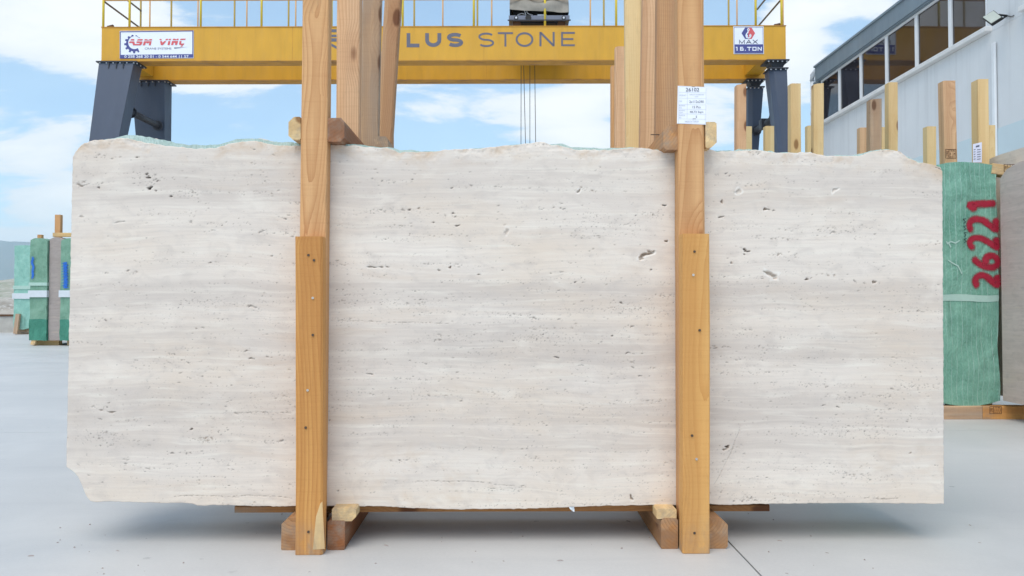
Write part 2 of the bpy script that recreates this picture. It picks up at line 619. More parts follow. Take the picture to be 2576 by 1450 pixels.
def mesh_wrap(name, light, dark, stripe=True):
    m, n, b = new_mat(name)
    o = n.obj()
    x, y, z = n.sep(o)
    u = n.math('ADD', x, n.math('MULTIPLY', y, .97))
    wob = n.noise(n.vmul(o, (6, 6, 4)), 1.0, 3.0)
    big = n.noise(o, 5.0, 6.0, .62, .4)
    c = n.mix(n.mr(big, .34, .68), dark, light)
    fine = n.noise(n.vmul(o, (260, 260, 60)), 1.0, 3.0)
    c = n.mix(n.mr(fine, .4, .75, 0, .35), c, tuple(min(1, k * 1.55 + .04) for k in light))
    patch = n.noise(n.vmul(o, (9, 9, 3)), 1.0, 5.0, .7)
    c = n.mix(n.mr(patch, .56, .72, 0, .55), c, tuple(k * .55 for k in dark))
    if stripe:
        f = n.math('FRACT', n.math('MULTIPLY', n.math('ADD', u, n.math('MULTIPLY_ADD', wob, .014, -.007)), 27.0))
        ln = n.mr(n.math('ABSOLUTE', n.math('SUBTRACT', f, .5)), .0, .085, 1.0, 0.0, True)
        c = n.mix(n.math('MULTIPLY', ln, n.mr(n.noise(n.vmul(o, (20, 20, 3)), 1.0, 3.0), .38, .62, .15, .75)), c, (.46, .62, .56))
    crease = n.noise(n.vmul(o, (8, 8, 5)), 1.0, 5.0, .5, 1.3)
    n.put(b.inputs['Base Color'], c)
    b.inputs['Roughness'].default_value = .5
    b.inputs['Specular IOR Level'].default_value = .4
    n.put(b.inputs['Normal'], n.bump(n.math('ADD', crease, n.math('MULTIPLY', fine, .25)), .85, .022))
    return m


def concrete_yard(name):
    m, n, b = new_mat(name)
    o = n.obj()
    a = n.noise(o, .55, 5.0, .6, .3)
    s = n.noise(n.vmul(o, (.7, 3.0, 1)), 1.3, 5.0, .6, .5)
    g = n.noise(o, 90.0, 4.0, .7)
    c = n.mix(n.mr(a, .3, .7), (.505, .503, .495), (.575, .570, .556))
    c = n.mix(n.mr(s, .45, .7, 0, .35), c, (.48, .482, .485))
    c = n.mix(n.mr(g, .35, .75, 0, .22), c, (.36, .36, .36))
    # scattered drips of sealant and boot scuffs
    v = n.node('ShaderNodeTexVoronoi', feature='F1')
    dst = n.vadd(n.vmul(o, (13.0, 15.0, 1.0)), n.vmul(n.noise(o, 60.0, 3.0, .6, col=True), (.5, .5, 0)))
    n.put(v.inputs['Vector'], dst)
    v.inputs['Scale'].default_value = 1.0
    pk = n.math('GREATER_THAN', n.sep(v.outputs['Color'])[1], .72)
    reg = n.mr(n.noise(o, 1.3, 3.0), .50, .60)
    sz = n.math('MULTIPLY_ADD', n.sep(v.outputs['Color'])[2], .11, .04)
    spot = n.math('MULTIPLY', n.math('MULTIPLY', n.math('LESS_THAN', v.outputs['Distance'], sz), pk), reg)
    c = n.mix(n.math('MULTIPLY', spot, .6), c, (.14, .14, .145))
    dust = n.noise(n.vmul(o, (1.1, 1.1, 1)), 1.0, 7.0, .62, .5)
    c = n.mix(n.mr(dust, .47, .66, 0, .42), c, (.63, .62, .60))
    tyre = n.noise(n.vmul(o, (.5, 7.0, 1)), 1.0, 6.0, .6, .3)
    c = n.mix(n.mr(tyre, .56, .70, 0, .16), c, (.36, .36, .365))
    st = n.noise(n.vmul(o, (4.5, 4.5, 1)), 1.0, 7.0, .7, .8)
    c = n.mix(n.mr(st, .62, .78, 0, .30), c, (.33, .32, .30))
    n.put(b.inputs['Base Color'], c)
    n.put(b.inputs['Roughness'], n.mr(a, .3, .7, .42, .55))
    b.inputs['Specular IOR Level'].default_value = .5
    n.put(b.inputs['Normal'], n.bump(n.math('ADD', g, n.math('MULTIPLY', a, .6)), .10, .004))
    return m


def painted(name, col, rough=.42, rust=0.0, scale=3.0):
    """enamelled steel with faint weld bands, dust and some rust"""
    m, n, b = new_mat(name)
    o = n.obj()
    x, y, z = n.sep(o)
    k = n.noise(n.vmul(o, (1.0, 1.0, .35)), scale, 5.0, .6)
    dust = n.noise(n.vmul(o, (6.0, 6.0, .8)), 1.0, 6.0, .65)
    c = n.mix(n.mr(k, .3, .7), tuple(v * .90 for v in col), tuple(min(1, v * 1.06) for v in col))
    c = n.mix(n.mr(dust, .50, .72, 0, .28), c, tuple(v * .75 + .06 for v in col))
    drip = n.noise(n.vmul(o, (3.2, 3.2, .25)), 1.0, 6.0, .7)
    c = n.mix(n.mr(drip, .54, .74, 0, .34), c, tuple(v * .55 for v in col))
    plt = n.math('FRACT', n.math('MULTIPLY', x, .5))
    c = n.mix(n.mr(n.math('ABSOLUTE', n.math('SUBTRACT', plt, .5)), .0, .004, .25, 0.0), c, tuple(v * .5 for v in col))
    if rust:
        rn = n.noise(n.vmul(o, (1.3, 5, 5)), 1.0, 6.0, .7)
        c = n.mix(n.mr(rn, .58 - rust * .2, .70, 0, .9), c, (.20, .085, .045))
    n.put(b.inputs['Base Color'], c)
    n.put(b.inputs['Roughness'], n.mr(dust, .3, .7, rough - .06, rough + .14))
    n.put(b.inputs['Normal'], n.bump(n.noise(o, 2.2, 3.0), .12, .03))
    return m


def wall_mat(name, col, streaks=True):
    m, n, b = new_mat(name)
    o = n.obj()
    x, y, z = n.sep(o)
    a = n.noise(o, .9, 5.0, .6)
    c = n.mix(n.mr(a, .3, .7), tuple(k * .95 for k in col), tuple(k * 1.03 for k in col))
    if streaks:
        s = n.noise(n.comb(0.0, n.math('MULTIPLY', y, 7.0), n.math('MULTIPLY', z, .28)), 1.0, 5.0, .7)
        fade = n.mr(z, 2.6, 5.2, 0.0, 1.0)
        c = n.mix(n.math('MULTIPLY', n.mr(s, .50, .70), n.math('MULTIPLY', fade, .22)), c, (.30, .29, .30))
    n.put(b.inputs['Base Color'], c)
    b.inputs['Roughness'].default_value = .7
    n.put(b.inputs['Normal'], n.bump(n.noise(o, 160.0, 3.0), .12, .003))
    return m


def glass_mat(name):
    m, n, b = new_mat(name)
    o = n.obj()
    c = n.mix(n.mr(n.noise(o, 1.5, 3.0), .35, .65), (.016, .014, .017), (.034, .030, .036))
    n.put(b.inputs['Base Color'], c)
    b.inputs['Roughness'].default_value = .03
    b.inputs['IOR'].default_value = 1.55
    b.inputs['Specular IOR Level'].default_value = .5
    n.put(b.inputs['Normal'], n.bump(n.noise(n.vmul(o, (.4, 1.2, 1.0)), 1.0, 1.0), .05, .02))
    return m


def decal_mat(name, col):
    """sprayed paint: thins out towards the rim of each stroke"""
    m, n, b = new_mat(name)
    a = n.attr('cover')
    g = n.noise(n.obj(), 420.0, 2.0)
    g2 = n.noise(n.vmul(n.obj(), (90, 90, 260)), 1.0, 3.0)
    al = n.mr(n.math('ADD', a, n.math('ADD', n.math('MULTIPLY_ADD', g, .6, -.3), n.math('MULTIPLY_ADD', g2, .7, -.35))), .22, .80)
    n.put(b.inputs['Base Color'], n.mix(n.mr(n.noise(n.obj(), 30, 4.0), .3, .7), tuple(k * .8 for k in col), col))
    n.put(b.inputs['Alpha'], al)
    b.inputs['Roughness'].default_value = .55
    return m


M = {}
M['post'] = wood('warm sawn pine', lin(217, 170, 120), lin(168, 110, 64), .0068, .30, .60, dirt=.28)
M['board'] = wood('orange pine board', lin(216, 160, 92), lin(166, 100, 48), .0072, .32, .62, dirt=.32)
M['golden'] = wood('golden pine board', lin(224, 174, 106), lin(184, 122, 62), .0065, .30, .60, dirt=.30)
M['pale'] = wood('pale fresh pine', lin(228, 200, 150), lin(200, 158, 102), .0085, .35, .38, dirt=.14)
M['pink'] = wood('pinkish larch timber', lin(224, 184, 144), lin(172, 120, 82), .0085, .5, .65, dirt=.22)
M['grey'] = wood('weathered timber', lin(212, 180, 146), lin(146, 110, 82), .0080, .45, .60, grey=.55, dirt=.35)
M['sleeper'] = wood('old rough sleeper', lin(196, 148, 98), lin(120, 74, 42), .010, .4, .7, grey=.15, dirt=.40)
M['tan'] = wood('tan dirty plank', lin(216, 172, 128), lin(160, 106, 68), .0080, .5, .62, grey=.15, dirt=.35)
M['runner'] = wood('shaded runner plank', lin(178, 126, 76), lin(128, 80, 44), .008, .2, .5, dirt=.3)  # wood tone darkened to carry the shade beneath the slabs
M['brown'] = wood('brown stained timber', lin(158, 104, 66), lin(96, 58, 36), .010, .4, .6, dirt=.45)
M['trav'] = travertine('raw veincut travertine')
M['trav_back'] = travertine('travertine edge', False)
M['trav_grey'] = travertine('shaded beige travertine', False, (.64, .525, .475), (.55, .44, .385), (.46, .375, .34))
M['trav_dim'] = travertine('dull taupe travertine', False, (.40, .345, .32), (.34, .285, .255), (.29, .25, .235))
M['mesh'] = mesh_wrap('green fibreglass mesh', lin(128, 176, 156), lin(92, 144, 124))
M['mesh_slab'] = mesh_wrap('pale green resin mesh', lin(192, 210, 204), lin(158, 184, 176), False)
M['mesh_pale'] = mesh_wrap('pale green mesh', lin(150, 196, 182), lin(120, 172, 158), False)
M['mesh_dark'] = mesh_wrap('dark green film', lin(72, 142, 120), lin(48, 114, 94), False)
M['mesh_mid'] = mesh_wrap('dull green film', lin(128, 166, 144), lin(98, 140, 118), False)
M['tape'] = simple('pale green tape', lin(170, 200, 188), .4, var=.06, scale=30)
M['band'] = simple('white strapping band', lin(206, 213, 218), .45, var=.05, scale=20)
M['yard'] = concrete_yard('trowelled concrete')
M['joint'] = simple('joint filler', (.10, .10, .098), .9)
M['yellow'] = painted('crane yellow enamel', lin(212, 158, 42), .42)
M['yellow_dull'] = painted('crane yellow underside', lin(196, 140, 40), .5, rust=.35)
M['rail_a'] = painted('railing yellow', lin(226, 196, 60), .45)
M['rail_b'] = painted('railing olive yellow', lin(176, 150, 70), .5)
M['rail_c'] = painted('hazed railing yellow', lin(214, 164, 104), .5)  # railing yellow with haze and shade mixed into the paint colour
M['rail_dark'] = painted('railing bar grey brown', lin(116, 100, 84), .5)
M['anthracite'] = painted('anthracite leg enamel', lin(64, 75, 94), .48, scale=1.5)
M['anthracite2'] = painted('dark flange enamel', lin(46, 49, 57), .5)
M['zinc'] = simple('zinc bolt', (.62, .62, .64), .35, .6)
M['trolley'] = painted('trolley grey paint', lin(112, 116, 130), .5)
M['tarp'] = simple('grey tarpaulin', lin(150, 144, 134), .8, var=.25, scale=3.0, bump=.4, bscale=9)
M['black'] = simple('black rubber', (.012, .012, .013), .6)
M['rope'] = simple('steel rope', (.07, .068, .07), .5, .4)
M['sign_white'] = simple('sign white', lin(232, 236, 244), .4, var=.02)
M['navy'] = simple('sign navy', lin(72, 76, 138), .45, var=.04)
M['red'] = simple('sign red', lin(214, 92, 96), .45, var=.04)
M['letter'] = simple('slate lettering', lin(98, 98, 112), .5, var=.05)
M['ink'] = simple('printed ink', lin(92, 94, 112), .6, var=.03)
M['ink_faint'] = simple('faint printed ink', lin(172, 178, 192), .6, var=.03)
M['paper'] = simple('white paper', lin(238, 241, 248), .55, var=.015)
M['paper2'] = simple('lilac white paper', lin(222, 222, 240), .55, var=.02)
M['stamp'] = simple('burnt stamp ink', lin(96, 62, 36), .7, var=.1)
M['nail'] = simple('rusty nail', lin(92, 78, 66), .5, .5)
M['screw'] = simple('bright screw head', lin(196, 190, 182), .3, .5)
M['wall'] = wall_mat('pale blue grey render', lin(219, 221, 222))
M['wall_low'] = wall_mat('lower wall render', lin(202, 217, 222), False)
M['white_frame'] = simple('white window profile', lin(232, 234, 236), .4, var=.03)
M['sill'] = simple('stone sill', lin(222, 221, 219), .6, var=.08, scale=4)
M['fascia'] = painted('slate fascia sheet', lin(122, 137, 147), .5)
M['pane'] = glass_mat('tinted window glass')
M['pipe'] = simple('pvc pipe', lin(222, 226, 230), .4, var=.04)
M['lamp_glass'] = simple('floodlight lens', lin(186, 192, 182), .25, var=.05)
M['parapet'] = simple('raw parapet concrete', lin(176, 172, 166), .8, var=.12, bump=.2)
M['rust_timber'] = simple('brown coping', lin(96, 66, 44), .8, var=.2)
M['paint_red'] = decal_mat('sprayed crimson paint', lin(168, 22, 52))
M['paint_blue'] = decal_mat('sprayed blue paint', lin(30, 108, 206))
M['pen'] = simple('marker pen', lin(44, 70, 66), .6)
M['grass_hill'] = None


def hill_mat(name, cols, scale):
    m, n, b = new_mat(name)
    o = n.obj()
    k = n.noise(n.vmul(o, (1, 1, 2.5)), scale, 8.0, .65, .3)
    k2 = n.noise(o, scale * 6, 5.0, .7)
    c = n.mix(n.mr(k, .38, .62), cols[0], cols[1])
    c = n.mix(n.mr(k2, .52, .64), c, cols[2])
    n.put(b.inputs['Base Color'], c)
    b.inputs['Roughness'].default_value = .95
    return m


M['mountain'] = hill_mat('wooded mountain', ((.05, .07, .04), (.12, .11, .075), (.07, .085, .05)), .0016)
M['scrub'] = hill_mat('dry scrubland', ((.46, .40, .32), (.25, .26, .16), (.58, .53, .46)), .02)
M['rock'] = hill_mat('pale quarry rubble', ((.50, .46, .40), (.30, .265, .22), (.60, .57, .52)), .8)

# ================================================================== SETTING
JX, JY = gnd(1835, 1365).x, gnd(100, 1088).y
base = MB().box(-60, 70, -14, 23.6, -.30, -.014).build('ground', M['joint'])
tag(base, kind='structure')
xs = [-60 + 0.0]
xs = [JX - 8 * k for k in range(8, 0, -1)] + [JX] + [JX + 8 * k for k in range(1, 9)]
ys = [-14, JY - 12, JY - 6, JY, JY + 6, JY + 12, JY + 18.6]
G_ = .003
for i in range(len(xs) - 1):
    for j in range(len(ys) - 1):
        if ys[j + 1] - ys[j] < .5:
            continue
        mb = MB().box(xs[i] + G_, xs[i + 1] - G_, max(ys[j], -13.9) + .002, min(ys[j + 1], 23.55) - .002, -.0139, 0.0)
        mb.build('concrete_panel', M['yard'], base)

terrain = MB().box(-9600, 9600, 23.7, 11100, -9.0, -6.0).build('terrain', M['scrub'])
tag(terrain, kind='structure')


def ridge(name, mat, y0, y1, xr, hfun, nx, ny):
    v, f = [], []
    for j in range(ny + 1):
        t = j / ny
        for i in range(nx + 1):
            s_ = i / nx
            x = -xr + 2 * xr * s_
            y = y0 + (y1 - y0) * t
            v.append((x, y, hfun(x, y, t)))
    for j in range(ny):
        for i in range(nx):
            a = j * (nx + 1) + i
            f.append((a, a + 1, a + nx + 2, a + nx + 1))
    me = bpy.data.meshes.new(name)
    me.from_pydata(v, [], f)
    me.polygons.foreach_set('use_smooth', [True] * len(f))
    return tag(link(name, me, mat), kind='structure')


def fb(x, y, o=5):
    return mnoise.fractal(Vector((x, y, 3.3)), 1.0, 2.0, o)


ridge('mountain', M['mountain'], 6500, 11000, 9500,
      lambda x, y, t: -8 + math.sin(math.pi * min(1, t * 1.25)) * (520 + 230 * fb(x * .00035 + 1.7, y * .0003) + 60 * fb(x * .002, y * .002) + 120 * max(0, min(1, (-x - 2600) / 2500))), 180, 26)
ridge('hill', M['scrub'], 900, 2200, 2600,
      lambda x, y, t: -7 + math.sin(math.pi * t) * (62 + 24 * fb(x * .002 + 4, y * .002)), 160, 24)
ridge('quarry_bank', M['rock'], 24.5, 60, 46,
      lambda x, y, t: -6.05 + 6.85 * min(1, max(0, (1 - abs(t * 2 - .55))) * 1.2) ** .6 + .75 * fb(x * .6, y * .6, 6) * min(1, t * 6) * min(1, (1 - t) * 6), 240, 60)

# parapet at the yard's far edge, timber coping on top
pz = at(10, 796, 23.0).z
pp = empty('parapet_wall', (-10, 23.1, 0), 'low raw concrete parapet with a brown coping at the yard edge', 'wall')
MB().box(-46, 6, 23.0, 23.25, 0, pz).build('wall', M['parapet'], pp)
MB().box(-46, 6, 22.97, 23.28, pz, pz + .055).build('coping', M['rust_timber'], pp)

# ================================================================== GANTRY CRANE
YL, YR = 19.60, 19.30
pl, pr = at(255, 155, YL), at(1977, 145, YR)
ang = math.atan2(pr.y - pl.y, pr.x - pl.x)
GL = (Vector((pr.x, pr.y)) - Vector((pl.x, pl.y))).length
CM = Matrix.Translation((pl.x, pl.y, 0)) @ Matrix.Rotation(ang, 4, 'Z')
CI = CM.inverted()
Z0, Z1 = pl.z, at(255, 68, YL).z
crane = empty('gantry_crane', (pl.x, pl.y, 0), 'yellow double girder gantry crane on anthracite legs spanning the yard', 'crane', rotz=ang)


def cpt(px, py, yl):
    """point of the crane's own frame: picture ray meets the plane y = yl of the crane"""
    o = CI @ CAM
    d = CI.to_3x3() @ ray(px, py)
    t = (yl - o.y) / d.y
    return o + d * t


DEP, YB = .38, 1.66
for k, (y0, nm) in enumerate(((0, 'girder'), (YB, 'girder'))):
    g = MB().box(0, GL, y0, y0 + DEP, Z0 + .022, Z1 - .02).build(nm, M['yellow'], crane, True)
    MB().box(-.012, GL + .012, y0 - .014, y0 + DEP + .014, Z1 - .02, Z1).build('top_flange', M['yellow_dull'], g, True)
    MB().box(-.012, GL + .012, y0 - .012, y0 + DEP + .012, Z0, Z0 + .022).build('bottom_flange', M['yellow_dull'], g, True)
    for t in (.28, .56, .79):
        MB().box(GL * t, GL * t + .01, y0 - .003, y0, Z0 + .03, Z1 - .03).build('weld_seam', M['yellow_dull'], g, True)
# end trucks tying the girders together
for x in (.15, GL - .55):
    MB().box(x, x + .4, DEP + .014, YB - .014, Z0 + .1, Z1 - .12).build('end_tie', M['yellow'], crane, True)


def rail_row(pxs, yl, r, mat, pyb, z_top):
    for px in pxs:
        x = cpt(px, 40, yl).x
        MB().tube([(x, yl, Z1 + .002), (x, yl, z_top)], r, 8).build('railing_post', mat, crane, True, smooth=True)
    xa, xb = cpt(pxs[0], 40, yl).x, cpt(pxs[-1], 40, yl).x
    return xa, xb


ZM, ZT = cpt(300, 1.0, .04).z, cpt(300, 1.0, .04).z + .5
ZB = cpt(300, -14, YB + DEP).z
ra = rail_row([260, 326, 505, 658, 834, 1013, 1192, 1371, 1550, 1730, 1901, 1966], .04, .030, M['rail_a'], 0, ZT)
rb = rail_row([354, 431, 590, 726, 884, 1042, 1201, 1360, 1519, 1678, 1833], YB + DEP - .04, .026, M['rail_b'], 0, ZB)
rc = rail_row([377, 498, 621, 744, 867, 991, 1114, 1237, 1357, 1485, 1607, 1730, 1854, 1970], YB + .04, .020, M['rail_c'], 0, ZB)
for (xa, xb), yl, mt, zs_ in ((ra, .04, M['rail_c'], (ZM, ZT)), (rb, YB + DEP - .04, M['rail_c'], (ZB,)), (rc, YB + .04, M['rail_c'], (ZB,))):
    for zt in zs_:
        MB().tube([(xa, yl, zt), (xb, yl, zt)], .022, 8).build('handrail', mt, crane, True, smooth=True)
for x in (ra[0], ra[1]):
    for zt in (ZM, ZT):
        MB().tube([(x, .07, zt - .02), (x, YB + DEP - .04, zt - .02)], .024, 8).build('end_rail', M['rail_dark'], crane, True, smooth=True)
# buffers on the girder ends
for px in (278, 1954):
    x = cpt(px, 60, .2).x
    MB().tube([(x - .07, .2, Z1 + .05), (x + .07, .2, Z1 + .05)], [.05, .08], 10).build('buffer', M['rust_timber'], crane, True, smooth=True)
for px in (1209, 1452):
    pass


def plate(z, xa, xb, ya, yb, nb, thick=.03):
    p = MB().box(xa, xb, ya, yb, z, z + thick).build('flange_plate', M['anthracite2'], crane, True)
    for i in range(nb):
        x = xa + (xb - xa) * (i + .5) / nb
        MB().tube([(x, ya + .035, z - .028), (x, ya + .035, z - .002)], .021, 6).build('bolt', M['zinc'], p, True)
    for i in range(max(2, nb - 3)):
        y = ya + (yb - ya) * (i + .5) / max(2, nb - 3)
        MB().tube([(xb - .03, y, z - .028), (xb - .03, y, z - .002)], .018, 6).build('bolt', M['zinc'], p, True)
    return p


def leg(xa, xb, y0, y1, zt, taper_l, taper_r, lean, chamfer=0.0, depth_b=.30):
    """tapered box leg; lean = metres moved along y for each metre down"""
    H = zt

    def ring(z):
        q = zt - z
        a, b = xa + taper_l * q, xb - taper_r * q
        f0 = y0 + lean * q
        dd = (y1 - y0) + (depth_b - (y1 - y0)) * q / H
        f1 = f0 + dd
        c = chamfer * (1 - .4 * q / H)
        if chamfer:
            return [(a + c, f0, z), (b, f0, z), (b, f1, z), (a, f1, z), (a, f0 + c, z)]
        return [(a, f0, z), (b, f0, z), (b, f1, z), (a, f1, z)]
    return MB().loft([ring(0.12), ring(zt * .5), ring(zt)]).build('leg', M['anthracite'], crane, True)


# fixed legs, left side: wide at the top
f_l, f_r = cpt(250, 165, 0.0).x, cpt(337, 165, 0.0).x
LZ = Z0 - .035
leg(f_l, f_r, -.02, .42, LZ, 0.0, .080, -.195)
p1 = plate(LZ + .004, cpt(244, 160, 0).x, cpt(346, 160, 0).x, -.06, .50, 6)
for t in (.30, .52, .72):
    x = f_l + (f_r - f_l) * t
    MB().loft([[(x - .012, -.02 + .002, LZ), (x + .012, -.018, LZ), (x + .012, -.058, LZ), (x - .012, -.058, LZ)],
               [(x - .012, -.055, LZ - .16), (x + .012, -.055, LZ - .16), (x + .012, -.062, LZ - .16), (x - .012, -.062, LZ - .16)]]).build('gusset', M['anthracite2'], p1, True)
b_l, b_r = cpt(331, 212, YB).x, cpt(415, 212, YB).x
leg(b_l, b_r, YB - .02, YB + .42, LZ, 0.0, .080, .195)
p2 = plate(LZ + .004, cpt(330, 207, YB).x, cpt(424, 207, YB).x, YB - .06, YB + .50, 6)
for t in (.30, .52, .72):
    x = b_l + (b_r - b_l) * t
    MB().box(x - .012, x + .012, YB - .05, YB - .02, LZ - .14, LZ).build('gusset', M['anthracite2'], p2, True)
# hinged legs, right side: two plates with a pin block between
for (pa, pb, qa, qb, yy, py, lean) in ((1936, 1979, 1928, 1983, 0.0, 147, -.17), (1884, 1920, 1878, 1924, YB, 194, .17)):
    xa, xb = cpt(pa, py + 20, yy).x, cpt(pb, py + 20, yy).x
    plate(Z0 - .035, cpt(qa - 2, py, yy).x, cpt(qb, py, yy).x, yy - .10, yy + .44, 5)
    MB().loft([[(xa + .10, yy + .04, Z0 - .20), (xb - .10, yy + .04, Z0 - .20), (xb - .10, yy + .30, Z0 - .20), (xa + .10, yy + .30, Z0 - .20)],
               [(xa - .0, yy - .0, Z0 - .037), (xb + .0, yy - .0, Z0 - .037), (xb + .0, yy + .36, Z0 - .037), (xa - .0, yy + .36, Z0 - .037)]]).build('hinge_block', M['anthracite2'], crane, True)
    plate(Z0 - .235, cpt(qa + 4, py + 12, yy).x, cpt(qb - 2, py + 12, yy).x, yy - .08, yy + .42, 4)
    leg(xa, xb, yy - .02, yy + .40, Z0 - .238, .045, .035, lean, .10)


def brace(px, py, side):
    z = cpt(px, py, .3).z
    x = cpt(px, py, .3).x
    q = Z0 - z
    ya, yb = .42 - .195 * q * .85, YB + .17 * q
    b_ = MB().tube([(x, ya - .25, z), (x, yb + .1, z)], .085, 12).build('brace', M['anthracite2'], crane, True, smooth=True)
    for y in (ya + .10, yb - .12):
        MB().tube([(x, y, z), (x, y + .03, z)], .14, 12).build('brace_plate', M['anthracite2'], b_, True)
    if side > 0:
        ym = (ya + yb) / 2
        MB().box(x - .13, x + .13, ym - .12, ym + .12, z - .13, z + .13).build('brace_plate', M['anthracite2'], b_, True)

brace(330, 283, -1)
brace(1948, 296, 1)
for x in (cpt(270, 300, 0).x + .1, cpt(1960, 300, 0).x):
    y0, y1 = -1.75, YB + 2.0
    MB().box(x - .18, x + .18, y0, y1, .16, .42).build('sill_beam', M['anthracite'], crane, True)
    for y in (y0 + .4, y1 - .4):
        MB().tube([(x - .06, y, .16), (x + .06, y, .16)], .155, 20).build('wheel', M['rust_timber'], crane, True)

# -- writing on the front girder


def girder_map(off, sx, sy, k):
    return lambda cx, cy: cpt((sx + cx / k) / 1.49068, (sy + cy / k) / 1.49068, off)


gm = girder_map(-.004, 1000, 0, 1.98154)
for ch, x0, x1, y0, y1, w in (('L', 1040, 1135, 247, 352, 27), ('U', 1178, 1297, 247, 350, 28), ('S', 1340, 1460, 245, 350, 26),
                              ('S', 1573, 1690, 243, 350, 14), ('T', 1718, 1830, 240, 347, 14), ('O', 1850, 1982, 240, 349, 15),
                              ('N', 2027, 2140, 238, 345, 15), ('E', 2188, 2290, 238, 344, 14)):
    flat('girder_letter', glyph(ch, x0, x1, y0, y1, w), gm, M['letter'], crane, True)
for a, b_, sl in ((218, 240, 0), (258, 276, 0), (285, 310, 0), (340, 365, 1)):
    pts = [(455, a), (521, a), (521, b_), (455, b_)] if not sl else [(470, 318), (521, 345), (521, 365), (470, 338)]
    flat('girder_emblem_bar', [pts], gm, M['letter'], crane, True)

# crane maker's board
sm = lambda off: girder_map(off, 420, 90, 7.57647)
s1 = MB().loft([[cpt(px, py, -.004) for px, py in ((301, 78), (487.3, 77), (487.3, 146.8), (301, 147.5))],
                [cpt(px, py, -.012) for px, py in ((301, 78), (487.3, 77), (487.3, 146.8), (301, 147.5))]]).build('sign_board', M['sign_white'], crane, True)
s1['label'] = 'white company board with a gear emblem'
fm = sm(-.016)
flat('border', [[(222, 212), (2310, 186), (2310, 212), (222, 238)], [(222, 238), (246, 238), (246, 985), (222, 985)],
                [(2282, 212), (2310, 212), (2310, 960), (2282, 960)], [(246, 880), (2282, 858), (2282, 960), (246, 985)]], fm, M['navy'], s1, True)
gear = []
NT = 120
for i in range(NT):
    qa, qb = 318 - 262 * i / NT, 318 - 262 * (i + 1) / NT      # degrees, y downward, from upper right round the left to lower right
    def rim(q):
        f = min(1, max(0, (318 - q) / 150))
        tooth = 1 if ((q / 28.0) % 1.0) < .46 else 0
        ro = 205 + 22 * f + tooth * (22 + 30 * f)
        ri = 190 - 28 * f
        c, s_ = math.cos(R(q)), math.sin(R(q))
        return (628 + ro * 1.02 * c, 555 + ro * s_), (636 + ri * 1.08 * c, 540 + ri * 1.08 * s_)
    (o1, i1), (o2, i2) = rim(qa), rim(qb - .01)
    gear.append([o1, o2, i2, i1])
flat('gear_emblem', gear, fm, M['navy'], s1, True)
asm = [[(545, 430), (630, 430), (630, 470), (520, 470)], [(505, 497), (632, 497), (655, 605), (600, 608), (575, 540), (475, 540)],
       [(740, 432), (875, 432), (862, 470), (705, 470)], [(700, 497), (850, 497), (865, 520), (835, 590), (800, 608), (657, 608), (650, 570), (780, 570), (785, 540), (690, 540)],
       [(930, 435), (985, 435), (1030, 455), (1080, 432), (1140, 430), (1128, 468), (912, 470)],
       [(905, 495), (1125, 492), (1095, 605), (1040, 607), (1065, 530), (1010, 555), (960, 530), (935, 608), (875, 608)],
       [(1345, 428), (1400, 426), (1410, 462), (1358, 464)], [(1540, 424), (1605, 424), (1570, 460), (1510, 462)],
       [(1365, 490), (1420, 490), (1440, 535), (1480, 488), (1545, 488), (1445, 600), (1385, 602)],
       [(1620, 424), (1680, 422), (1665, 460), (1608, 462)], [(1600, 488), (1660, 488), (1635, 598), (1575, 600)],
       [(1735, 422), (1790, 422), (1830, 445), (1840, 420), (1895, 420), (1880, 458), (1720, 460)],
       [(1705, 487), (1875, 485), (1845, 597), (1785, 598), (1800, 545), (1755, 530), (1735, 598), (1675, 600)],
       [(1950, 420), (2095, 418), (2080, 452), (1930, 456)], [(1920, 485), (1975, 484), (1960, 560), (2055, 555), (2040, 590), (1920, 597), (1905, 570)],
       [(1960, 597), (2010, 597), (2005, 630), (1980, 648), (1940, 645), (1950, 635), (1975, 630), (1980, 612), (1955, 612)]]
flat('company_name', asm, sm(-.019), M['red'], s1, True)
text('tagline', 'CRANE SYSTEMS', (930, 1688, 672, 728), fm, M['ink'], s1, True)
flat('swoosh', [[(1765, 668), (2190, 660), (1770, 684)], [(1765, 692), (1990, 684), (1770, 706)]], fm, M['ink'], s1, True)
text('phone_numbers', '0 258 268 20 01 - 0 544 644 11 57', (352, 2175, 888, 965), sm(-.019), M['sign_white'], s1, True, bold=.012)

# load limit board
mm = lambda off: girder_map(off, 2200, 0, 2.26548)
cor = ((1245, 225), (1503, 225), (1506, 460), (1248, 460))
s2 = MB().loft([[mm(-.004)(*c) for c in cor], [mm(-.012)(*c) for c in cor]]).build('sign_board', M['sign_white'], crane, True)
s2['label'] = 'square white and navy load limit board'
m2 = mm(-.016)
flat('border', ribbon([(1252, 232), (1497, 232), (1500, 454), (1254, 454)], 3, True), m2, M['navy'], s2, True)
flat('load_panel', [[(1258, 378), (1497, 377), (1498, 450), (1259, 451)]], m2, M['navy'], s2, True)
flat('hexagon_emblem', [[(1373, 236), (1346, 236), (1316, 283), (1346, 331), (1373, 331)]], m2, M['navy'], s2, True)
flat('hexagon_emblem', [[(1373, 236), (1401, 236), (1431, 283), (1401, 331), (1373, 331)]], m2, M['red'], s2, True)
flat('hook_emblem', ribbon(arc(1374, 252, 8, 8, 0, 360, 14)[:-1], 6, True) + ribbon([(1372, 260), (1370, 276), (1358, 288), (1353, 302), (1358, 318), (1374, 324), (1390, 318), (1396, 302), (1390, 290)], 9)
     + [[(1352, 300), (1360, 288), (1370, 304), (1366, 318)], [(1396, 300), (1388, 318), (1380, 306), (1386, 288)]], mm(-.019), M['sign_white'], s2, True)
for ch, a, b_ in (('M', 1295, 1343), ('A', 1353, 1402), ('X', 1408, 1455)):
    flat('board_letter', glyph(ch, a, b_, 339, 372, 6), m2, M['ink'], s2, True)
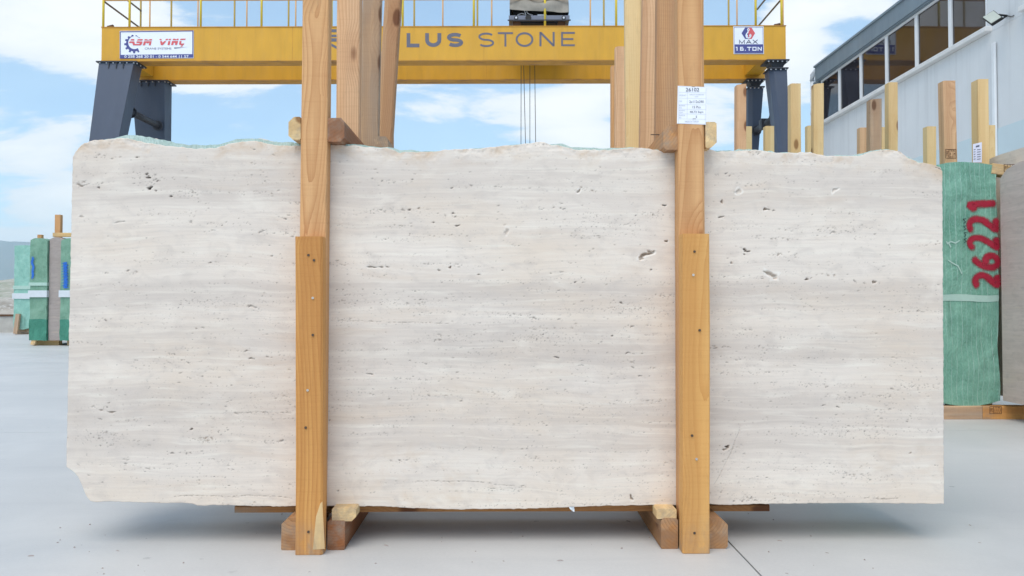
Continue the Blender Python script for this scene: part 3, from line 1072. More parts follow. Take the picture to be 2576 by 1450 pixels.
for ch, a, b_ in (('1', 1262, 1286), ('6', 1303, 1333), ('.', 1345, 1352), ('T', 1362, 1400), ('Q', 1408, 1443), ('N', 1452, 1488)):
    flat('load_letter', glyph(ch, a, b_, 399, 432, 7.5), mm(-.019), M['sign_white'], s2, True)

# -- hoist trolley under its tarpaulin
tx0, tx1 = cpt(1280, 50, -.0).x, cpt(1433, 50, -.0).x
TZ = Z1 + .05
tr = empty('hoist_trolley', CM @ Vector(((tx0 + tx1) / 2, 1.0, Z1 + .005)), 'grey hoist trolley under a tarpaulin riding on the crane girders', 'hoist', rotz=ang)
TI = wm(tr).inverted() @ CM


def tl(p):
    return TI @ Vector(p)


def tbuild(mb, name, mat, par=None, **kw):
    mb.v = [tuple(tl(p)) for p in mb.v]
    return mb.build(name, mat, par or tr, True, **kw)


zf0, zf1 = cpt(1300, 52, .0).z, cpt(1300, 38, .0).z
fr = tbuild(MB().box(tx0, tx1, .03, .11, zf0 + .02, zf1), 'front_frame', M['trolley'])
tbuild(MB().box(tx0, tx1, 1.75, 1.83, zf0 + .02, zf1), 'rear_frame', M['trolley'])
for x in (tx0, tx1 - .1):
    tbuild(MB().box(x, x + .1, .11, 1.75, zf0 + .06, zf1 - .01), 'side_frame', M['trolley'])
tbuild(MB().box(tx0 - .03, tx1 + .03, .01, .03, zf0 + .002, zf0 + .03), 'rail_guard', M['anthracite2'])
for px, rad, mt in ((1298.5, .035, 'zinc'), (1329, .05, 'black'), (1418, .035, 'zinc')):
    c = cpt(px, 45.5, .03)
    tbuild(MB().tube([(c.x, .03, c.z), (c.x, .012, c.z)], rad * 1.5, 16), 'hub', M['black'])
    if mt == 'zinc':
        tbuild(MB().tube([(c.x, .012, c.z), (c.x, .002, c.z)], rad * .8, 12), 'axle_end', M[mt])
for y in (.19, YB + .19):
    for x in (tx0 + .2, tx1 - .2):
        tbuild(MB().tube([(x, y - .05, Z1 + .105), (x, y + .05, Z1 + .105)], .10, 18), 'wheel', M['rust_timber'])
tbuild(MB().box(tx0 + .1, tx1 - .1, .35, 1.6, zf1 - .08, zf1 + .5), 'hoist_drum_housing', M['black'])
wb = cpt(1362, 40, .12)
tbuild(MB().box(wb.x - .10, wb.x + .10, .12, .25, zf1 - .01, zf1 + .06), 'junction_box', M['sign_white'])
for pts in ([(1325, 29), (1327, 33), (1332, 36), (1340, 38)], [(1318, 24), (1321, 31), (1323, 38)], [(1371, 30), (1373, 36), (1376, 40)], [(1302, 38), (1312, 34), (1320, 36)]):
    tbuild(MB().tube([cpt(a, b_, .13) for a, b_ in pts], .012, 6), 'cable', M['zinc'])
# tarpaulin: draped hood with sagging folds and an uneven hem
hx = np.linspace(0, 1, 29)
hem = np.interp(hx, [0, .05, .2, .45, .6, .75, .85, 1.0], [24, 25, 27, 29, 29, 31, 33, 32])
shoulder = np.interp(hx, [0, .03, .08, .9, .96, 1.0], [8, 3, -6, -6, 1, 6])
mb = MB()
rings = []
PERIM = [0, .12, .3, .5, .7, .9, 1.0]
for i, t in enumerate(hx):
    px = 1282 + (1431 - 1282) * t
    h0, h1 = cpt(px, hem[i], .06), cpt(px, shoulder[i], .06)
    ring = []
    prof_pts = [(.04, h0.z), (.02 + .05 * math.sin(t * 9), h0.z * .65 + h1.z * .35), (.05 + .05 * math.sin(t * 14 + 1), h0.z * .3 + h1.z * .7), (.12, h1.z),
                (.5, h1.z + .38 + .03 * math.sin(t * 7)), (1.35, h1.z + .38 + .03 * math.cos(t * 6)), (1.75, h1.z), (1.83, h0.z)]
    for (y, z) in prof_pts:
        ring.append((h0.x, y, z + .012 * mnoise.noise(Vector((t * 8, y * 5, z * 5)))))
    rings.append(ring)
k = len(rings[0])
for r_ in rings:
    mb.v += r_
for i in range(len(rings) - 1):
    for j in range(k - 1):
        a = i * k + j
        mb.f.append((a, a + 1, a + k + 1, a + k))
mb.f.append(tuple(range(k)))
mb.f.append(tuple((len(rings) - 1) * k + j for j in range(k)))
tp = tbuild(mb, 'tarpaulin', M['tarp'], smooth=True)
# ropes down to the hook block
hb = cpt(1329, 560, 1.0)
for (pa, pb) in ((1311, 1310.6), (1317, 1322), (1333, 1333), (1345, 1347.5)):
    a = cpt(pa, 147, 1.0)
    b_ = cpt(pb, 362, 1.0)
    dx = (b_ - a) / (a.z - b_.z)
    top = a - dx * (Z1 - .05 - a.z)
    bot = a + dx * (a.z - hb.z)
    tbuild(MB().tube([top, bot], .0095, 6), 'hoist_rope', M['rope'])
tbuild(MB().box(hb.x - .28, hb.x + .28, .9, 1.1, hb.z - .35, hb.z + .03), 'hook_block', M['yellow'], bevel=.03)
tbuild(MB().tube([(hb.x, 1.0, hb.z - .35), (hb.x, 1.0, hb.z - .5), (hb.x + .09, 1.0, hb.z - .6), (hb.x + .05, 1.0, hb.z - .72), (hb.x - .06, 1.0, hb.z - .7), (hb.x - .09, 1.0, hb.z - .62)], .03, 8), 'hook', M['rope'], smooth=True)

# ================================================================== BUILDING
XB = 7.81
bl = empty('warehouse', (XB, 12, 0), 'pale grey workshop building with a strip of tinted windows and slate fascia', 'building')
YE = 19.02
SZ = at_x(2503, 61, XB).z
MB().box(XB, XB + 9, 1.5, YE, 3.60, SZ - .09).build('wall', M['wall'], bl)
MB().box(XB - .012, XB + 9, 1.5, YE + .004, 0, 3.598).build('lower_wall', M['wall_low'], bl)
WY = [18.90, 17.87, 16.79, 15.65, 14.50, 13.39, 12.34]
WT = 6.37
MB().box(XB - .002, XB + 9, 11.30, WY[-1] - .035, SZ - .088, WT).build('wall_pier', M['wall'], bl)
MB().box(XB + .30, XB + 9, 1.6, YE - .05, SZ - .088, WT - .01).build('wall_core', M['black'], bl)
MB().box(XB + .002, XB + .30, 18.96, YE - .002, SZ - .088, WT).build('wall_pier', M['fascia'], bl)


def window(ya, yb):
    """ya > yb; frame and pane set back in the opening"""
    fr = MB()
    t, x0, x1 = .045, XB + .02, XB + .085
    fr.box(x0, x1, yb, yb + t, SZ, WT - .02)
    fr.box(x0, x1, ya - t, ya, SZ, WT - .02)
    fr.box(x0, x1, yb + t, ya - t, SZ, SZ + t)
    fr.box(x0, x1, yb + t, ya - t, WT - .02 - t, WT - .02)
    w_ = MB().box(XB + .045, XB + .06, yb + t, ya - t, SZ + t, WT - .02 - t).build('window', M['pane'], bl)
    fr.build('window_frame', M['white_frame'], w_)


for i in range(6):
    window(WY[i] - .004, WY[i + 1] + .004)
for i in range(5):
    window(11.26 - i * 1.1, 11.26 - (i + 1) * 1.1 + .008)
for a, b_ in ((18.98, 12.20), (11.42, 5.6)):
    MB().box(XB - .11, XB + .30, b_, a, SZ - .085, SZ - .002).build('window_sill', M['sill'], bl, bevel=.01)
FX = 7.74
f0 = at_x(2066, 193, FX)
f1 = at_x(2050, 171, FX)
FY = f1.y
fa = MB().box(FX, FX + .5, 1.5, FY, f0.z, f1.z).build('fascia', M['fascia'], bl)
MB().box(FX - .03, FX + .55, 1.5, FY + .02, f1.z, f1.z + .045).build('roof_edge', M['fascia'], fa)
MB().box(FX + .02, XB + .3, 1.52, FY + .3, f0.z - .03, f0.z - .002).build('soffit', M['fascia'], fa)
MB().box(XB + .3, XB + 9, 1.5, YE, WT, f1.z).build('upper_wall', M['wall'], bl)
MB().loft([[(FX + .55, 1.5, f1.z), (FX + .55, YE, f1.z), (XB + 9, YE, f1.z), (XB + 9, 1.5, f1.z)],
           [(FX + .58, 1.5, f1.z + .05), (FX + .58, YE, f1.z + .05), (XB + 9, YE, f1.z + .9), (XB + 9, 1.5, f1.z + .9)]]).build('roof', M['fascia'], bl)
# rainwater pipe round the corner
px0 = at(2045, 240, 19.25)
e1, e2, e3 = at(2062, 177, 18.95), at(2052, 179, 19.1), at(2044, 190, 19.22)
MB().tube([e1, e2, e3, at(2043, 204, 19.25)], .062, 12).build('pipe_elbow', M['pipe'], bl, smooth=True)
pv = at(2044, 204, 19.25)
MB().tube([(pv.x, pv.y, pv.z + .02), (pv.x, pv.y, .02)], .055, 12).build('rainwater_pipe', M['pipe'], bl, smooth=True)
for z in (5.6, 4.2, 2.6):
    MB().tube([(pv.x, pv.y, z), (pv.x, pv.y, z + .05)], .064, 12).build('pipe_clip', M['pipe'], bl)
# vertical pipe on the pier beside the floodlight
vp = at_x(2502, 300, XB - .03)
MB().box(XB - .055, XB - .014, vp.y - .05, vp.y + .03, 0.0, SZ - .30).build('cable_duct', M['white_frame'], bl, bevel=.01)
# floodlight on the pier
A_, B_, C_, D_ = at_x(2470, 44, 7.44), at_x(2499.6, 26, 7.56), at_x(2522, 43.5, 7.60), at_x(2493.6, 61.5, 7.48)
fl = empty('floodlight', at_x(2520, 45, XB - .01), 'square black rimmed floodlight bracketed to the pier beside the windows', 'floodlight')
cc = (A_ + B_ + C_ + D_) / 4
nrm = (B_ - A_).cross(D_ - A_).normalized()
if nrm.dot(CAM - cc) < 0:
    nrm = -nrm
quad = [A_, B_, C_, D_]
MB().loft([[p - nrm * .05 for p in quad], quad]).build('housing', M['black'], fl)
MB().loft([[cc + (p - cc) * .90 + nrm * .002 for p in quad], [cc + (p - cc) * .90 + nrm * .008 for p in quad]]).build('lens', M['lamp_glass'], fl)
br = at_x(2533, 40, XB - .004)
MB().tube([(B_ + C_) / 2 - nrm * .03, br], .016, 6).build('bracket', M['black'], fl)
MB().tube([(C_ + D_) / 2 - nrm * .03, br], .014, 6).build('bracket', M['black'], fl)
MB().tube([br, at_x(2545, 42, XB - .012), at_x(2551, 39, XB - .012)], .006, 6).build('cable', M['rope'], fl)

# ================================================================== MAIN BUNDLE
YS = 2.645                                   # front face of the near slab
YP = 2.588                                   # front face of the posts
YBd = 2.531                                  # front face of the lower boards
rack = empty('slab_rack', (0, 2.8, 0), 'timber slab rack with tall posts clamping the pale front slab', 'rack', 'timber slab racks')


def post_px(name, xa_t, xb_t, yt, xa_b, xb_b, yb, Y, th, mat, par, ztop=None, zbot=0.0, ch=(.004,) * 4, seed=1, skew=0.0):
    """upright whose front face runs between two picture edges; picture rows yt, yb fix its tilt"""
    a, b_ = at((xa_t + xb_t) / 2, yt, Y), at((xa_b + xb_b) / 2, yb, Y)
    dirv = (a - b_) / (a.z - b_.z)
    w = ((at(xb_b, yb, Y) - at(xa_b, yb, Y)).length + (at(xb_t, yt, Y) - at(xa_t, yt, Y)).length) / 2
    zt = a.z if ztop is None else ztop
    p0 = b_ + dirv * (zbot - b_.z) + Vector((0, th / 2, 0))
    p1 = b_ + dirv * (zt - b_.z) + Vector((0, th / 2, 0))
    return timber(name, p0, p1, w, th, mat, par, (1, 0, 0), ch, 14, seed=seed, skew=skew)


HP = 2.42
# upright orientation: chamfer order is (-x,-y) (x,-y) (x,y) (-x,y) of the local frame; local y points to the camera or away
post_px('post', 762, 827, 0, 757, 823.5, 400, YP, .055, M['post'], rack, HP, ch=(.003, .003, .003, .003), seed=3)
post_px('post', 1705.5, 1772, 0, 1707, 1774, 500, YP, .055, M['post'], rack, HP, ch=(.003, .008, .003, .003), seed=4)
b1 = post_px('front_board', 742, 811, 595, 743, 811, 1300, YBd, .055, M['board'], rack, None, .001, ch=(.003, .007, .007, .003), seed=5)
b2 = post_px('front_board', 1717, 1785.5, 588, 1718, 1786, 1300, YBd, .055, M['golden'], rack, None, .001, ch=(.003, .004, .004, .003), seed=6)
post_px('post', 848, 906, 0, 845.5, 903, 355, 2.968, .055, M['pink'], rack, HP - .05, seed=7)
post_px('post', 1655, 1709, 0, 1652, 1706, 355, 2.968, .055, M['tan'], rack, HP + .02, seed=8, ch=(.007,) * 4)
# bottom sleepers and top ties, in pairs clasping the posts
SLZ = at(780, 1304, YP).z


def along(name, xa, xb, ya_px, yb_px, Y0, Y1, mat, ch, seed, pr=rack, zoff=0.0):
    a, b_ = at(xa, ya_px, Y0), at(xb, yb_px, Y0)
    zt, zb = max(a.z, b_.z) + zoff, max(min(a.z, b_.z) + zoff, 0.0)
    cx, cz = (a.x + b_.x) / 2, (zt + zb) / 2
    return timber(name, (cx, Y0, cz), (cx, Y1, cz), abs(b_.x - a.x), zt - zb, mat, pr, (1, 0, 0), ch, 8, seed=seed)


YQ = 3.055
# with x to the right and z along +Y the local y axis points down
along('sleeper', 708, 756, 1302, 1385, YP - .006, YQ, M['sleeper'], (.022, .004, .003, .004), 11)
along('sleeper', 823.5, 867, 1310, 1385, YP - .006, YQ, M['brown'], (.004, .004, .003, .004), 12)
along('sleeper', 1663, 1706, 1304, 1385, YP - .006, YQ, M['sleeper'], (.010, .006, .003, .004), 13)
along('sleeper', 1774.5, 1831, 1304, 1385, YP - .006, YQ, M['sleeper'], (.004, .022, .008, .004), 14)
along('top_tie', 726, 756.5, 294, 352, YP + .0, YQ, M['pale'], (.018, .004, .004, .014), 15)
along('top_tie', 824, 866, 297, 356, YP + .004, YQ, M['brown'], (.004, .012, .014, .004), 16)
along('top_tie', 1669, 1706, 314, 377, YP + .004, YQ, M['sleeper'], (.020, .003, .003, .010), 17)
along('top_tie', 1774.5, 1803, 307, 372, YP + .0, YQ, M['pale'], (.004, .006, .018, .004), 18)
# runner boards between sleepers and slabs, packing blocks on the sleepers
ra_, rb_ = at(590, 1273, 2.70), at(1936, 1273, 2.70)
rz0 = at(900, 1294, 2.68).z
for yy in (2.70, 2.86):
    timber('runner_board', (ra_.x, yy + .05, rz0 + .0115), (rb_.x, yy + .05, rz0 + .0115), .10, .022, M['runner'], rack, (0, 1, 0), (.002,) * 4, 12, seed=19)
for (xa, xb, ya, yb, sd, ch) in ((837, 897, 1277, 1309, 21, (.003, .004, .014, .003)), (1650, 1700, 1278, 1303, 22, (.006, .003, .002, .002))):
    a, b_ = at(xa, ya, YP + .01), at(xb, yb, YP + .01)
    zc = (a.z + b_.z) / 2
    timber('packing_block', ((a.x + b_.x) / 2, YP - .002, zc), ((a.x + b_.x) / 2, YS + .012, zc), abs(b_.x - a.x), a.z - b_.z, M['pale'], rack, (1, 0, 0), ch, 1, warp=.0, seed=sd)
for (px, py, w_) in ((776, 642, 0), (790, 655, 0), (787, 750, 1), (787, 843, 0), (774, 982, 1), (769, 1076, 0), (776, 1338, 0)):
    nail(at(px, py, YBd), b1, M['screw' if w_ else 'nail'])
for (px, py, w_) in ((1747, 633, 0), (1744, 692, 1), (1760, 831, 0), (1741, 1096, 0), (1752, 1155, 1), (1747, 1341, 0)):
    nail(at(px, py, YBd), b2, M['screw' if w_ else 'nail'])
# pale sapwood wedge at the foot of the left board
sw = MB().loft([[at(px, py, YBd - .0012) for px, py in ((787, 1383), (817, 1381), (811, 1262), (806, 1266), (795, 1300))],
                [at(px, py, YBd + .003) for px, py in ((787, 1383), (817, 1381), (811, 1262), (806, 1266), (795, 1300))]]).build('sapwood_wedge', M['pale'], b1)
# iron staples bridging the rear posts
for pts in ([(1637, 340), (1638, 339), (1658, 339), (1660, 341)],):
    MB().tube([at(a, b_, 2.965) for a, b_ in pts], .002, 5).build('staple', M['nail'], rack)

# ------------------------------------------------------------------ the travertine slabs
TOP = [(183, 398), (188, 386), (197.4, 372), (212, 360), (233, 352), (262, 351), (295.6, 348.4), (322, 349), (346, 354), (370, 358.7), (394, 363.5), (430, 369.4), (473, 374.2), (514, 376), (542, 373), (561.6, 367), (585.5, 360), (609.5, 356.3), (645.4, 355.5), (669, 361), (693, 365.8), (729, 366), (755.7, 364.6), (800, 364), (835, 364), (874, 367), (904, 367), (928, 370.7), (972, 372.4), (990.7, 377.5), (1006, 385), (1023, 382), (1050, 382.5), (1094, 381), (1145, 376.4), (1212.4, 372.4), (1263, 367.3), (1314, 363), (1348, 358), (1365, 357), (1382, 364), (1415.5, 367), (1442.6, 375.8), (1483, 377.5), (1535, 377.6), (1573.5, 374.6), (1612, 372.5), (1635.7, 375.5), (1693.5, 382), (1740, 377), (1773.4, 373.7), (1801.5, 380.5), (1854.8, 380.5), (1890, 377.6), (1920, 379), (1955.5, 384.4), (1982, 385), (2039, 385), (2054.7, 389), (2078.4, 392), (2108, 393.4), (2158.6, 393.4), (2176.4, 387.5), (2203, 381.5), (2238.8, 377), (2262.5, 380), (2274.4, 389), (2286.3, 399), (2310, 408), (2354.6, 415.7), (2366, 421), (2370.6, 432)]
BOT = [(167, 1174.6), (171.8, 1178), (183.9, 1186.6), (196, 1200), (205.7, 1219.4), (213, 1238.7), (220.2, 1252), (227.5, 1260.5), (244.5, 1263), (283.2, 1262.5), (389.8, 1265), (467.2, 1265.4), (486.6, 1267.8), (496.3, 1271.4), (581, 1271.4), (603.8, 1272.4), (684.5, 1274.2), (742, 1273.4), (833, 1273), (900.6, 1273.4), (968.3, 1274.2), (1030.8, 1278), (1098.5, 1280.7), (1135, 1281.2), (1274.6, 1280.7), (1444, 1276), (1521, 1272.4), (1643, 1271), (1699.4, 1271.2), (1787, 1267.7), (1811, 1270.6), (1959, 1267.5), (2070.8, 1266), (2200.6, 1266), (2374.6, 1268)]


def edges_lr(y):
    return 183 + (y - 398) * (167 - 183) / (1174.6 - 398), 2370.6 + (y - 432) * (2374.8 - 2370.6) / (1268 - 432)


def to_u(pts):
    u, v = [], []
    for x, y in pts:
        l, r_ = edges_lr(y)
        u.append((x - l) / (r_ - l))
        v.append(y)
    u[0], u[-1] = 0.0, 1.0
    return np.array(u), np.array(v, float)


TU, TV = to_u(TOP)
BU, BV = to_u(BOT)


def rough_line(n, seed, amps):
    g = np.random.default_rng(seed)
    out = np.zeros(n)
    for cells, a in amps:
        k = g.normal(0, 1, cells + 1)
        out += a * np.interp(np.linspace(0, cells, n), np.arange(cells + 1), k)
    return out


def grid_mesh(name, nx, nz, Y, th, top_off=0.0, bot_off=0.0, seed=0, rough=1.0, relief=None, smooth=True, scale_x=1.0):
    """slab with its sawn face at Y and body behind; irregular top and bottom from the traced edges"""
    u = np.linspace(0, 1, nx)
    top = np.interp(u, TU, TV) + rough_line(nx, seed, ((60, .8 * rough), (190, .7 * rough), (420, .45 * rough))) + (top_off(u) if callable(top_off) else top_off)
    bot = np.interp(u, BU, BV) + rough_line(nx, seed + 1, ((90, .5 * rough), (300, .45 * rough))) + (bot_off(u) if callable(bot_off) else bot_off)
    v = np.linspace(0, 1, nz)[:, None]
    py = bot[None, :] + (top - bot)[None, :] * v
    l, r_ = edges_lr(py)
    jit = rough_line(nz, seed + 2, ((50, .35), (160, .3)))[:, None]
    mid = (l + r_) / 2
    px = l + (r_ - l) * u[None, :]
    px = mid + (px - mid) * scale_x + jit * ((u[None, :] < .002) * 1.0 - (u[None, :] > .998) * 1.0)
    X, Z = at_np(px, py, YS)
    Yf = np.full_like(X, Y)
    attrs = {}
    if relief:
        dep, attrs = relief(X, Z, py, top[None, :])
        Yf = Yf + dep
    front = np.stack([X, Yf, Z], -1).reshape(-1, 3)
    idx = np.arange(nx * nz).reshape(nz, nx)
    a = idx[:-1, :-1].ravel()
    quads = np.stack([a, a + 1, a + nx + 1, a + nx], -1)
    # back ring follows the outline
    loop = np.concatenate([idx[0, :-1], idx[:-1, -1], idx[-1, :0:-1], idx[:0:-1, 0]])
    nb = len(loop)
    backv = front[loop].copy()
    backv[:, 1] = Y + th
    # slightly chamfered arris
    base_i = nx * nz
    ii = np.arange(nb)
    jj = (ii + 1) % nb
    side = np.stack([loop[ii], base_i + ii, base_i + jj, loop[jj]], -1)
    # back face: quads between bottom and top runs
    bi = base_i + np.arange(nx - 1)
    ti = base_i + (nx - 1) + (nz - 1) + np.arange(nx - 1)
    bottom_run = np.concatenate([bi, [base_i + nx - 1]])
    top_run = np.concatenate([ti, [base_i + (nx - 1) + (nz - 1) + (nx - 1)]])[::-1]
    back = np.stack([bottom_run[:-1], top_run[:-1], top_run[1:], bottom_run[1:]], -1)
    allv = np.concatenate([front, backv])
    allq = np.concatenate([quads, side, back])
    me = bpy.data.meshes.new(name)
    me.vertices.add(len(allv))
    me.vertices.foreach_set('co', allv.astype(np.float32).ravel())
    me.loops.add(len(allq) * 4)
    me.loops.foreach_set('vertex_index', allq.astype(np.int32).ravel())
    me.polygons.add(len(allq))
    me.polygons.foreach_set('loop_start', (np.arange(len(allq)) * 4).astype(np.int32))
    sm_ = np.zeros(len(allq), bool)
    if smooth:
        sm_[:len(quads)] = True
    me.polygons.foreach_set('use_smooth', sm_)
    me.update(calc_edges=True)
    me.validate()
    for k, arr in attrs.items():
        at_ = me.attributes.new(k, 'FLOAT', 'POINT')
        full = np.zeros(len(allv), np.float32)
        full[:nx * nz] = arr.ravel()
        at_.data.foreach_set('value', full)
    return me, len(quads), len(side)


def vnoise(X, Z, sx, sz, seed):
    """smooth 2-d value noise, -1..1"""
    g = np.random.default_rng(seed)
    a, b_ = (X - X.min()) * sx, (Z - Z.min()) * sz
    nx_, nz_ = int(a.max()) + 3, int(b_.max()) + 3
    t = g.uniform(-1, 1, (nz_, nx_))
    i, j = a.astype(int), b_.astype(int)
    fa, fb_ = a - i, b_ - j
    fa, fb_ = fa * fa * (3 - 2 * fa), fb_ * fb_ * (3 - 2 * fb_)
    return (t[j, i] * (1 - fa) + t[j, i + 1] * fa) * (1 - fb_) + (t[j + 1, i] * (1 - fa) + t[j + 1, i + 1] * fa) * fb_


PXM = F / YS


def relief_front(X, Z, py, top):
    """pits and cavities of the travertine: depth and dirt, sampled from a fine raster"""
    res = .0016
    x0, z0 = X.min() - .03, Z.min() - .03
    W_, H_ = int((X.max() - x0 + .03) / res), int((Z.max() - z0 + .03) / res)
    D = np.zeros((H_, W_), np.float32)
    P = np.zeros((H_, W_), np.float32)
    T = np.zeros((H_, W_), np.float32)
    Wt = np.zeros((H_, W_), np.float32)
    g = np.random.default_rng(5)
    bandr = np.random.default_rng(23)
    bz = bandr.uniform(0, 1, 81) ** 2.6
    lowr = np.random.default_rng(29).uniform(0, 1, (14, 12))

    def splat(cx, cz, a, b_, th, depth, dirt, tone, wig=.35, white=0.0):
        ext = max(a, b_) * 1.5 + res * 2
        i0, i1 = int((cx - ext - x0) / res), int((cx + ext - x0) / res) + 2
        j0, j1 = int((cz - ext - z0) / res), int((cz + ext - z0) / res) + 2
        i0, j0, i1, j1 = max(i0, 0), max(j0, 0), min(i1, W_), min(j1, H_)
        if i1 <= i0 or j1 <= j0:
            return
        xx = (np.arange(i0, i1) * res + x0 - cx)[None, :]
        zz = (np.arange(j0, j1) * res + z0 - cz)[:, None]
        c, s_ = math.cos(th), math.sin(th)
        uu, vv = xx * c + zz * s_, -xx * s_ + zz * c
        p1_, p2_ = g.uniform(0, 6.28, 2)
        phi = np.arctan2(vv / b_, uu / a)
        vv = vv - b_ * g.uniform(-.9, .9) * ((uu / a) ** 2 - .3)
        rr = np.sqrt((uu / a) ** 2 + (vv / b_) ** 2)
        edge = 1 + wig * (np.sin(2 * phi + p1_) * .5 + np.sin(3 * phi + p2_) * .5)
        m = np.clip((edge - rr) * 2.2, 0, 1)
        sl = (slice(j0, j1), slice(i0, i1))
        D[sl] = np.maximum(D[sl], m * depth)
        P[sl] = np.maximum(P[sl], m * dirt)
        T[sl] = np.where(m > .02, tone, T[sl])
        if white:
            ring = np.clip(1 - np.abs(rr - 1.25) * 2.4, 0, 1)
            Wt[sl] = np.maximum(Wt[sl], ring * white)
    xa, xb, za, zb = X.min(), X.max(), Z.min(), Z.max()
    n_ok = 0
    while n_ok < 7400:
        cx, cz = g.uniform(xa, xb), g.uniform(za, zb)
        zw = cz + .016 * math.sin(cx * 2.1 + 1) + .01 * math.sin(cx * 5.3)
        bi = bz[int((zw - za) / (zb - za) * 79.99) % 81]
        li = lowr[int((cx - xa) / (xb - xa) * 13.9), int((cz - za) / (zb - za) * 11.9)]
        if g.uniform() > .025 + .95 * bi * (.15 + .95 * li):
            continue
        n_ok += 1
        s_ = g.lognormal(0, .5)
        a = min(.0017 * s_, .0068)
        splat(cx, cz, a, max(.0008, a * g.uniform(.2, .42)), g.normal(0, .2), .0007 + .25 * a, g.uniform(.18, .68), g.choice([0, .15, .3, .8], p=[.5, .22, .2, .08]))
    # strings of pits running along the bedding
    for _ in range(130):
        cx, cz = g.uniform(xa, xb), g.uniform(za, zb)
        L_ = g.uniform(.05, .22)
        sl = g.normal(0, .05)
        tn = g.choice([0, .2, .7], p=[.5, .3, .2])
        for q in range(int(L_ / .006)):
            t = g.uniform(-.5, .5)
            a = min(.0019 * g.lognormal(0, .5), .009)
            splat(cx + t * L_, cz + t * L_ * sl + g.normal(0, .004), a, max(.0009, a * .4), g.normal(0, .25), .0009 + .3 * a, g.uniform(.25, .75), tn)
    # thin rows of pinholes along the lower beds
    for _ in range(95):
        zc = g.uniform(za, za + (zb - za) * .62)
        xc, L_ = g.uniform(xa, xb), g.uniform(.2, .9)
        for q in range(int(L_ / .011)):
            if g.uniform() < .25:
                continue
            t = g.uniform(-.5, .5)
            xq = xc + t * L_
            a = min(.0015 * g.lognormal(0, .4), .005)
            splat(xq, zc + .016 * math.sin(xq * 2.1 + 1) * .5 + g.normal(0, .0022), a, max(.0008, a * .42), g.normal(0, .2), .0009, g.uniform(.35, .85), g.choice([0, .2, .6], p=[.55, .3, .15]))
    # vugs the photograph shows one by one: x, y, half length, half height (picture px), tilt, depth, dirt, tone, pale rim
    V = [(1624, 641, 20, 6, .32, .012, .62, .95, .9), (1614, 650, 5, 7, .9, .010, .6, .8, .4), (1640, 634, 9, 5, .1, .012, .55, 1, .5),
         (1940, 690, 17, 7, -.25, .011, .38, .95, .9), (1948, 697, 9, 8, 0, .010, .22, 1, .6), (1928, 686, 8, 3, -.3, .008, .6, .7, .3),
         (1874, 628, 6, 4, -.9, .010, .9, .15, .5), (1880, 633, 9, 3, -.1, .008, .8, .2, .3), (1925, 526, 5, 5, .3, .010, .75, .75, .7), (1933, 527, 4, 2, -.3, .005, .8, .2, 0), (1946, 530, 5, 1.5, 0, .004, .8, .1, 0),
         (1813, 546, 9, 3, .05, .006, .6, .2, .2), (1816, 508, 3, 8, .25, .007, .8, .6, .2), (1672, 517, 6, 2.4, 0, .007, 1, 0, .2), (1677, 607, 4.5, 4, 0, .008, .8, .7, .3), (1638, 679, 4, 2, 0, .006, 1, 0, 0),
         (2030, 703, 6, 3, -.3, .008, .8, .4, .2), (2199, 710, 5, 6, -.8, .008, .6, .6, .3), (1872, 640, 3, 2, 0, .005, .7, .3, 0), (1840, 662, 4, 3, 0, .005, .6, .6, 0),
         (376, 473, 9, 4.2, .15, .010, 1, .05, .2), (374, 447, 6, 3.2, -.2, .009, 1, 0, 0), (368, 438, 4, 2.4, 0, .008, 1, 0, 0), (344, 396, 3.4, 2, 0, .006, 1, 0, 0), (392, 480, 4, 2, .3, .005, .8, .2, 0), (203, 467, 10, 2.4, -.25, .006, .6, .75, .3), (248, 472, 3, 4, 0, .006, .8, .1, 0), (430, 494, 5, 3, .5, .006, .9, .1, 0),
         (1456, 481, 4, 7, -.6, .008, .4, .5, 1.0), (1030, 528, 6, 2, .05, .006, .95, .1, 0), (1150, 568, 7, 2, .05, .006, .95, .1, 0), (1140, 537, 5, 2, 0, .005, .8, .2, 0), (1090, 560, 5, 2, .1, .005, .8, .1, 0),
         (935, 672, 13, 2.6, -.1, .008, .7, .45, .5), (958, 672, 8, 2, .1, .006, .7, .45, .3), (975, 672, 6, 1.6, 0, .005, .7, .4, .2), (1132, 673, 5, 3, .2, .006, .75, .55, .3), (1104, 680, 6, 2, -.6, .005, .7, .3, .2), (1205, 691, 6, 2, .1, .006, .8, .4, .2),
         (1447, 710, 4, 2, 0, .005, .9, .1, 0), (1562, 762, 6, 2, -.4, .006, .8, .3, .1), (1540, 845, 4, 2, 0, .006, .8, .2, 0), (930, 941, 10, 2, -.12, .007, .8, .25, .3), (1400, 899, 9, 2, -.15, .006, .9, .1, .1), (1610, 946, 6, 1.6, 0, .005, .9, 0, 0),
         (632, 902, 8, 2.4, 0, .006, .75, .5, .3), (528, 661, 5, 2, .2, .006, .8, .3, 0), (280, 1037, 14, 2.2, -.05, .005, .65, .6, .1), (255, 1032, 8, 1.6, .1, .004, .6, .5, 0), (482, 1080, 5, 2.6, 0, .006, .9, .3, 0),
         (1829, 1124, 8, 3.4, .1, .010, 1, .3, .3), (1822, 1131, 7, 2.5, 0, .006, .8, .8, .2), (1588, 1253, 4, 8, .2, .009, .7, .9, .4), (2072, 1020, 5, 1.6, .1, .005, .8, .2, 0), (2107, 1024, 5, 1.6, -.2, .005, .9, .1, 0), (2290, 1140, 5, 2, 0, .004, .7, .8, .2),
         (1275, 582, 5, 11, -.1, .004, .25, .1, .5), (2100, 478, 10, 5, .6, .004, .12, .2, .9), (1858, 482, 8, 9, -.7, .004, .15, .1, .8), (205, 545, 8, 3, -.4, .003, .25, .1, .3), (300, 559, 14, 3, .15, .003, .22, .1, .4)]
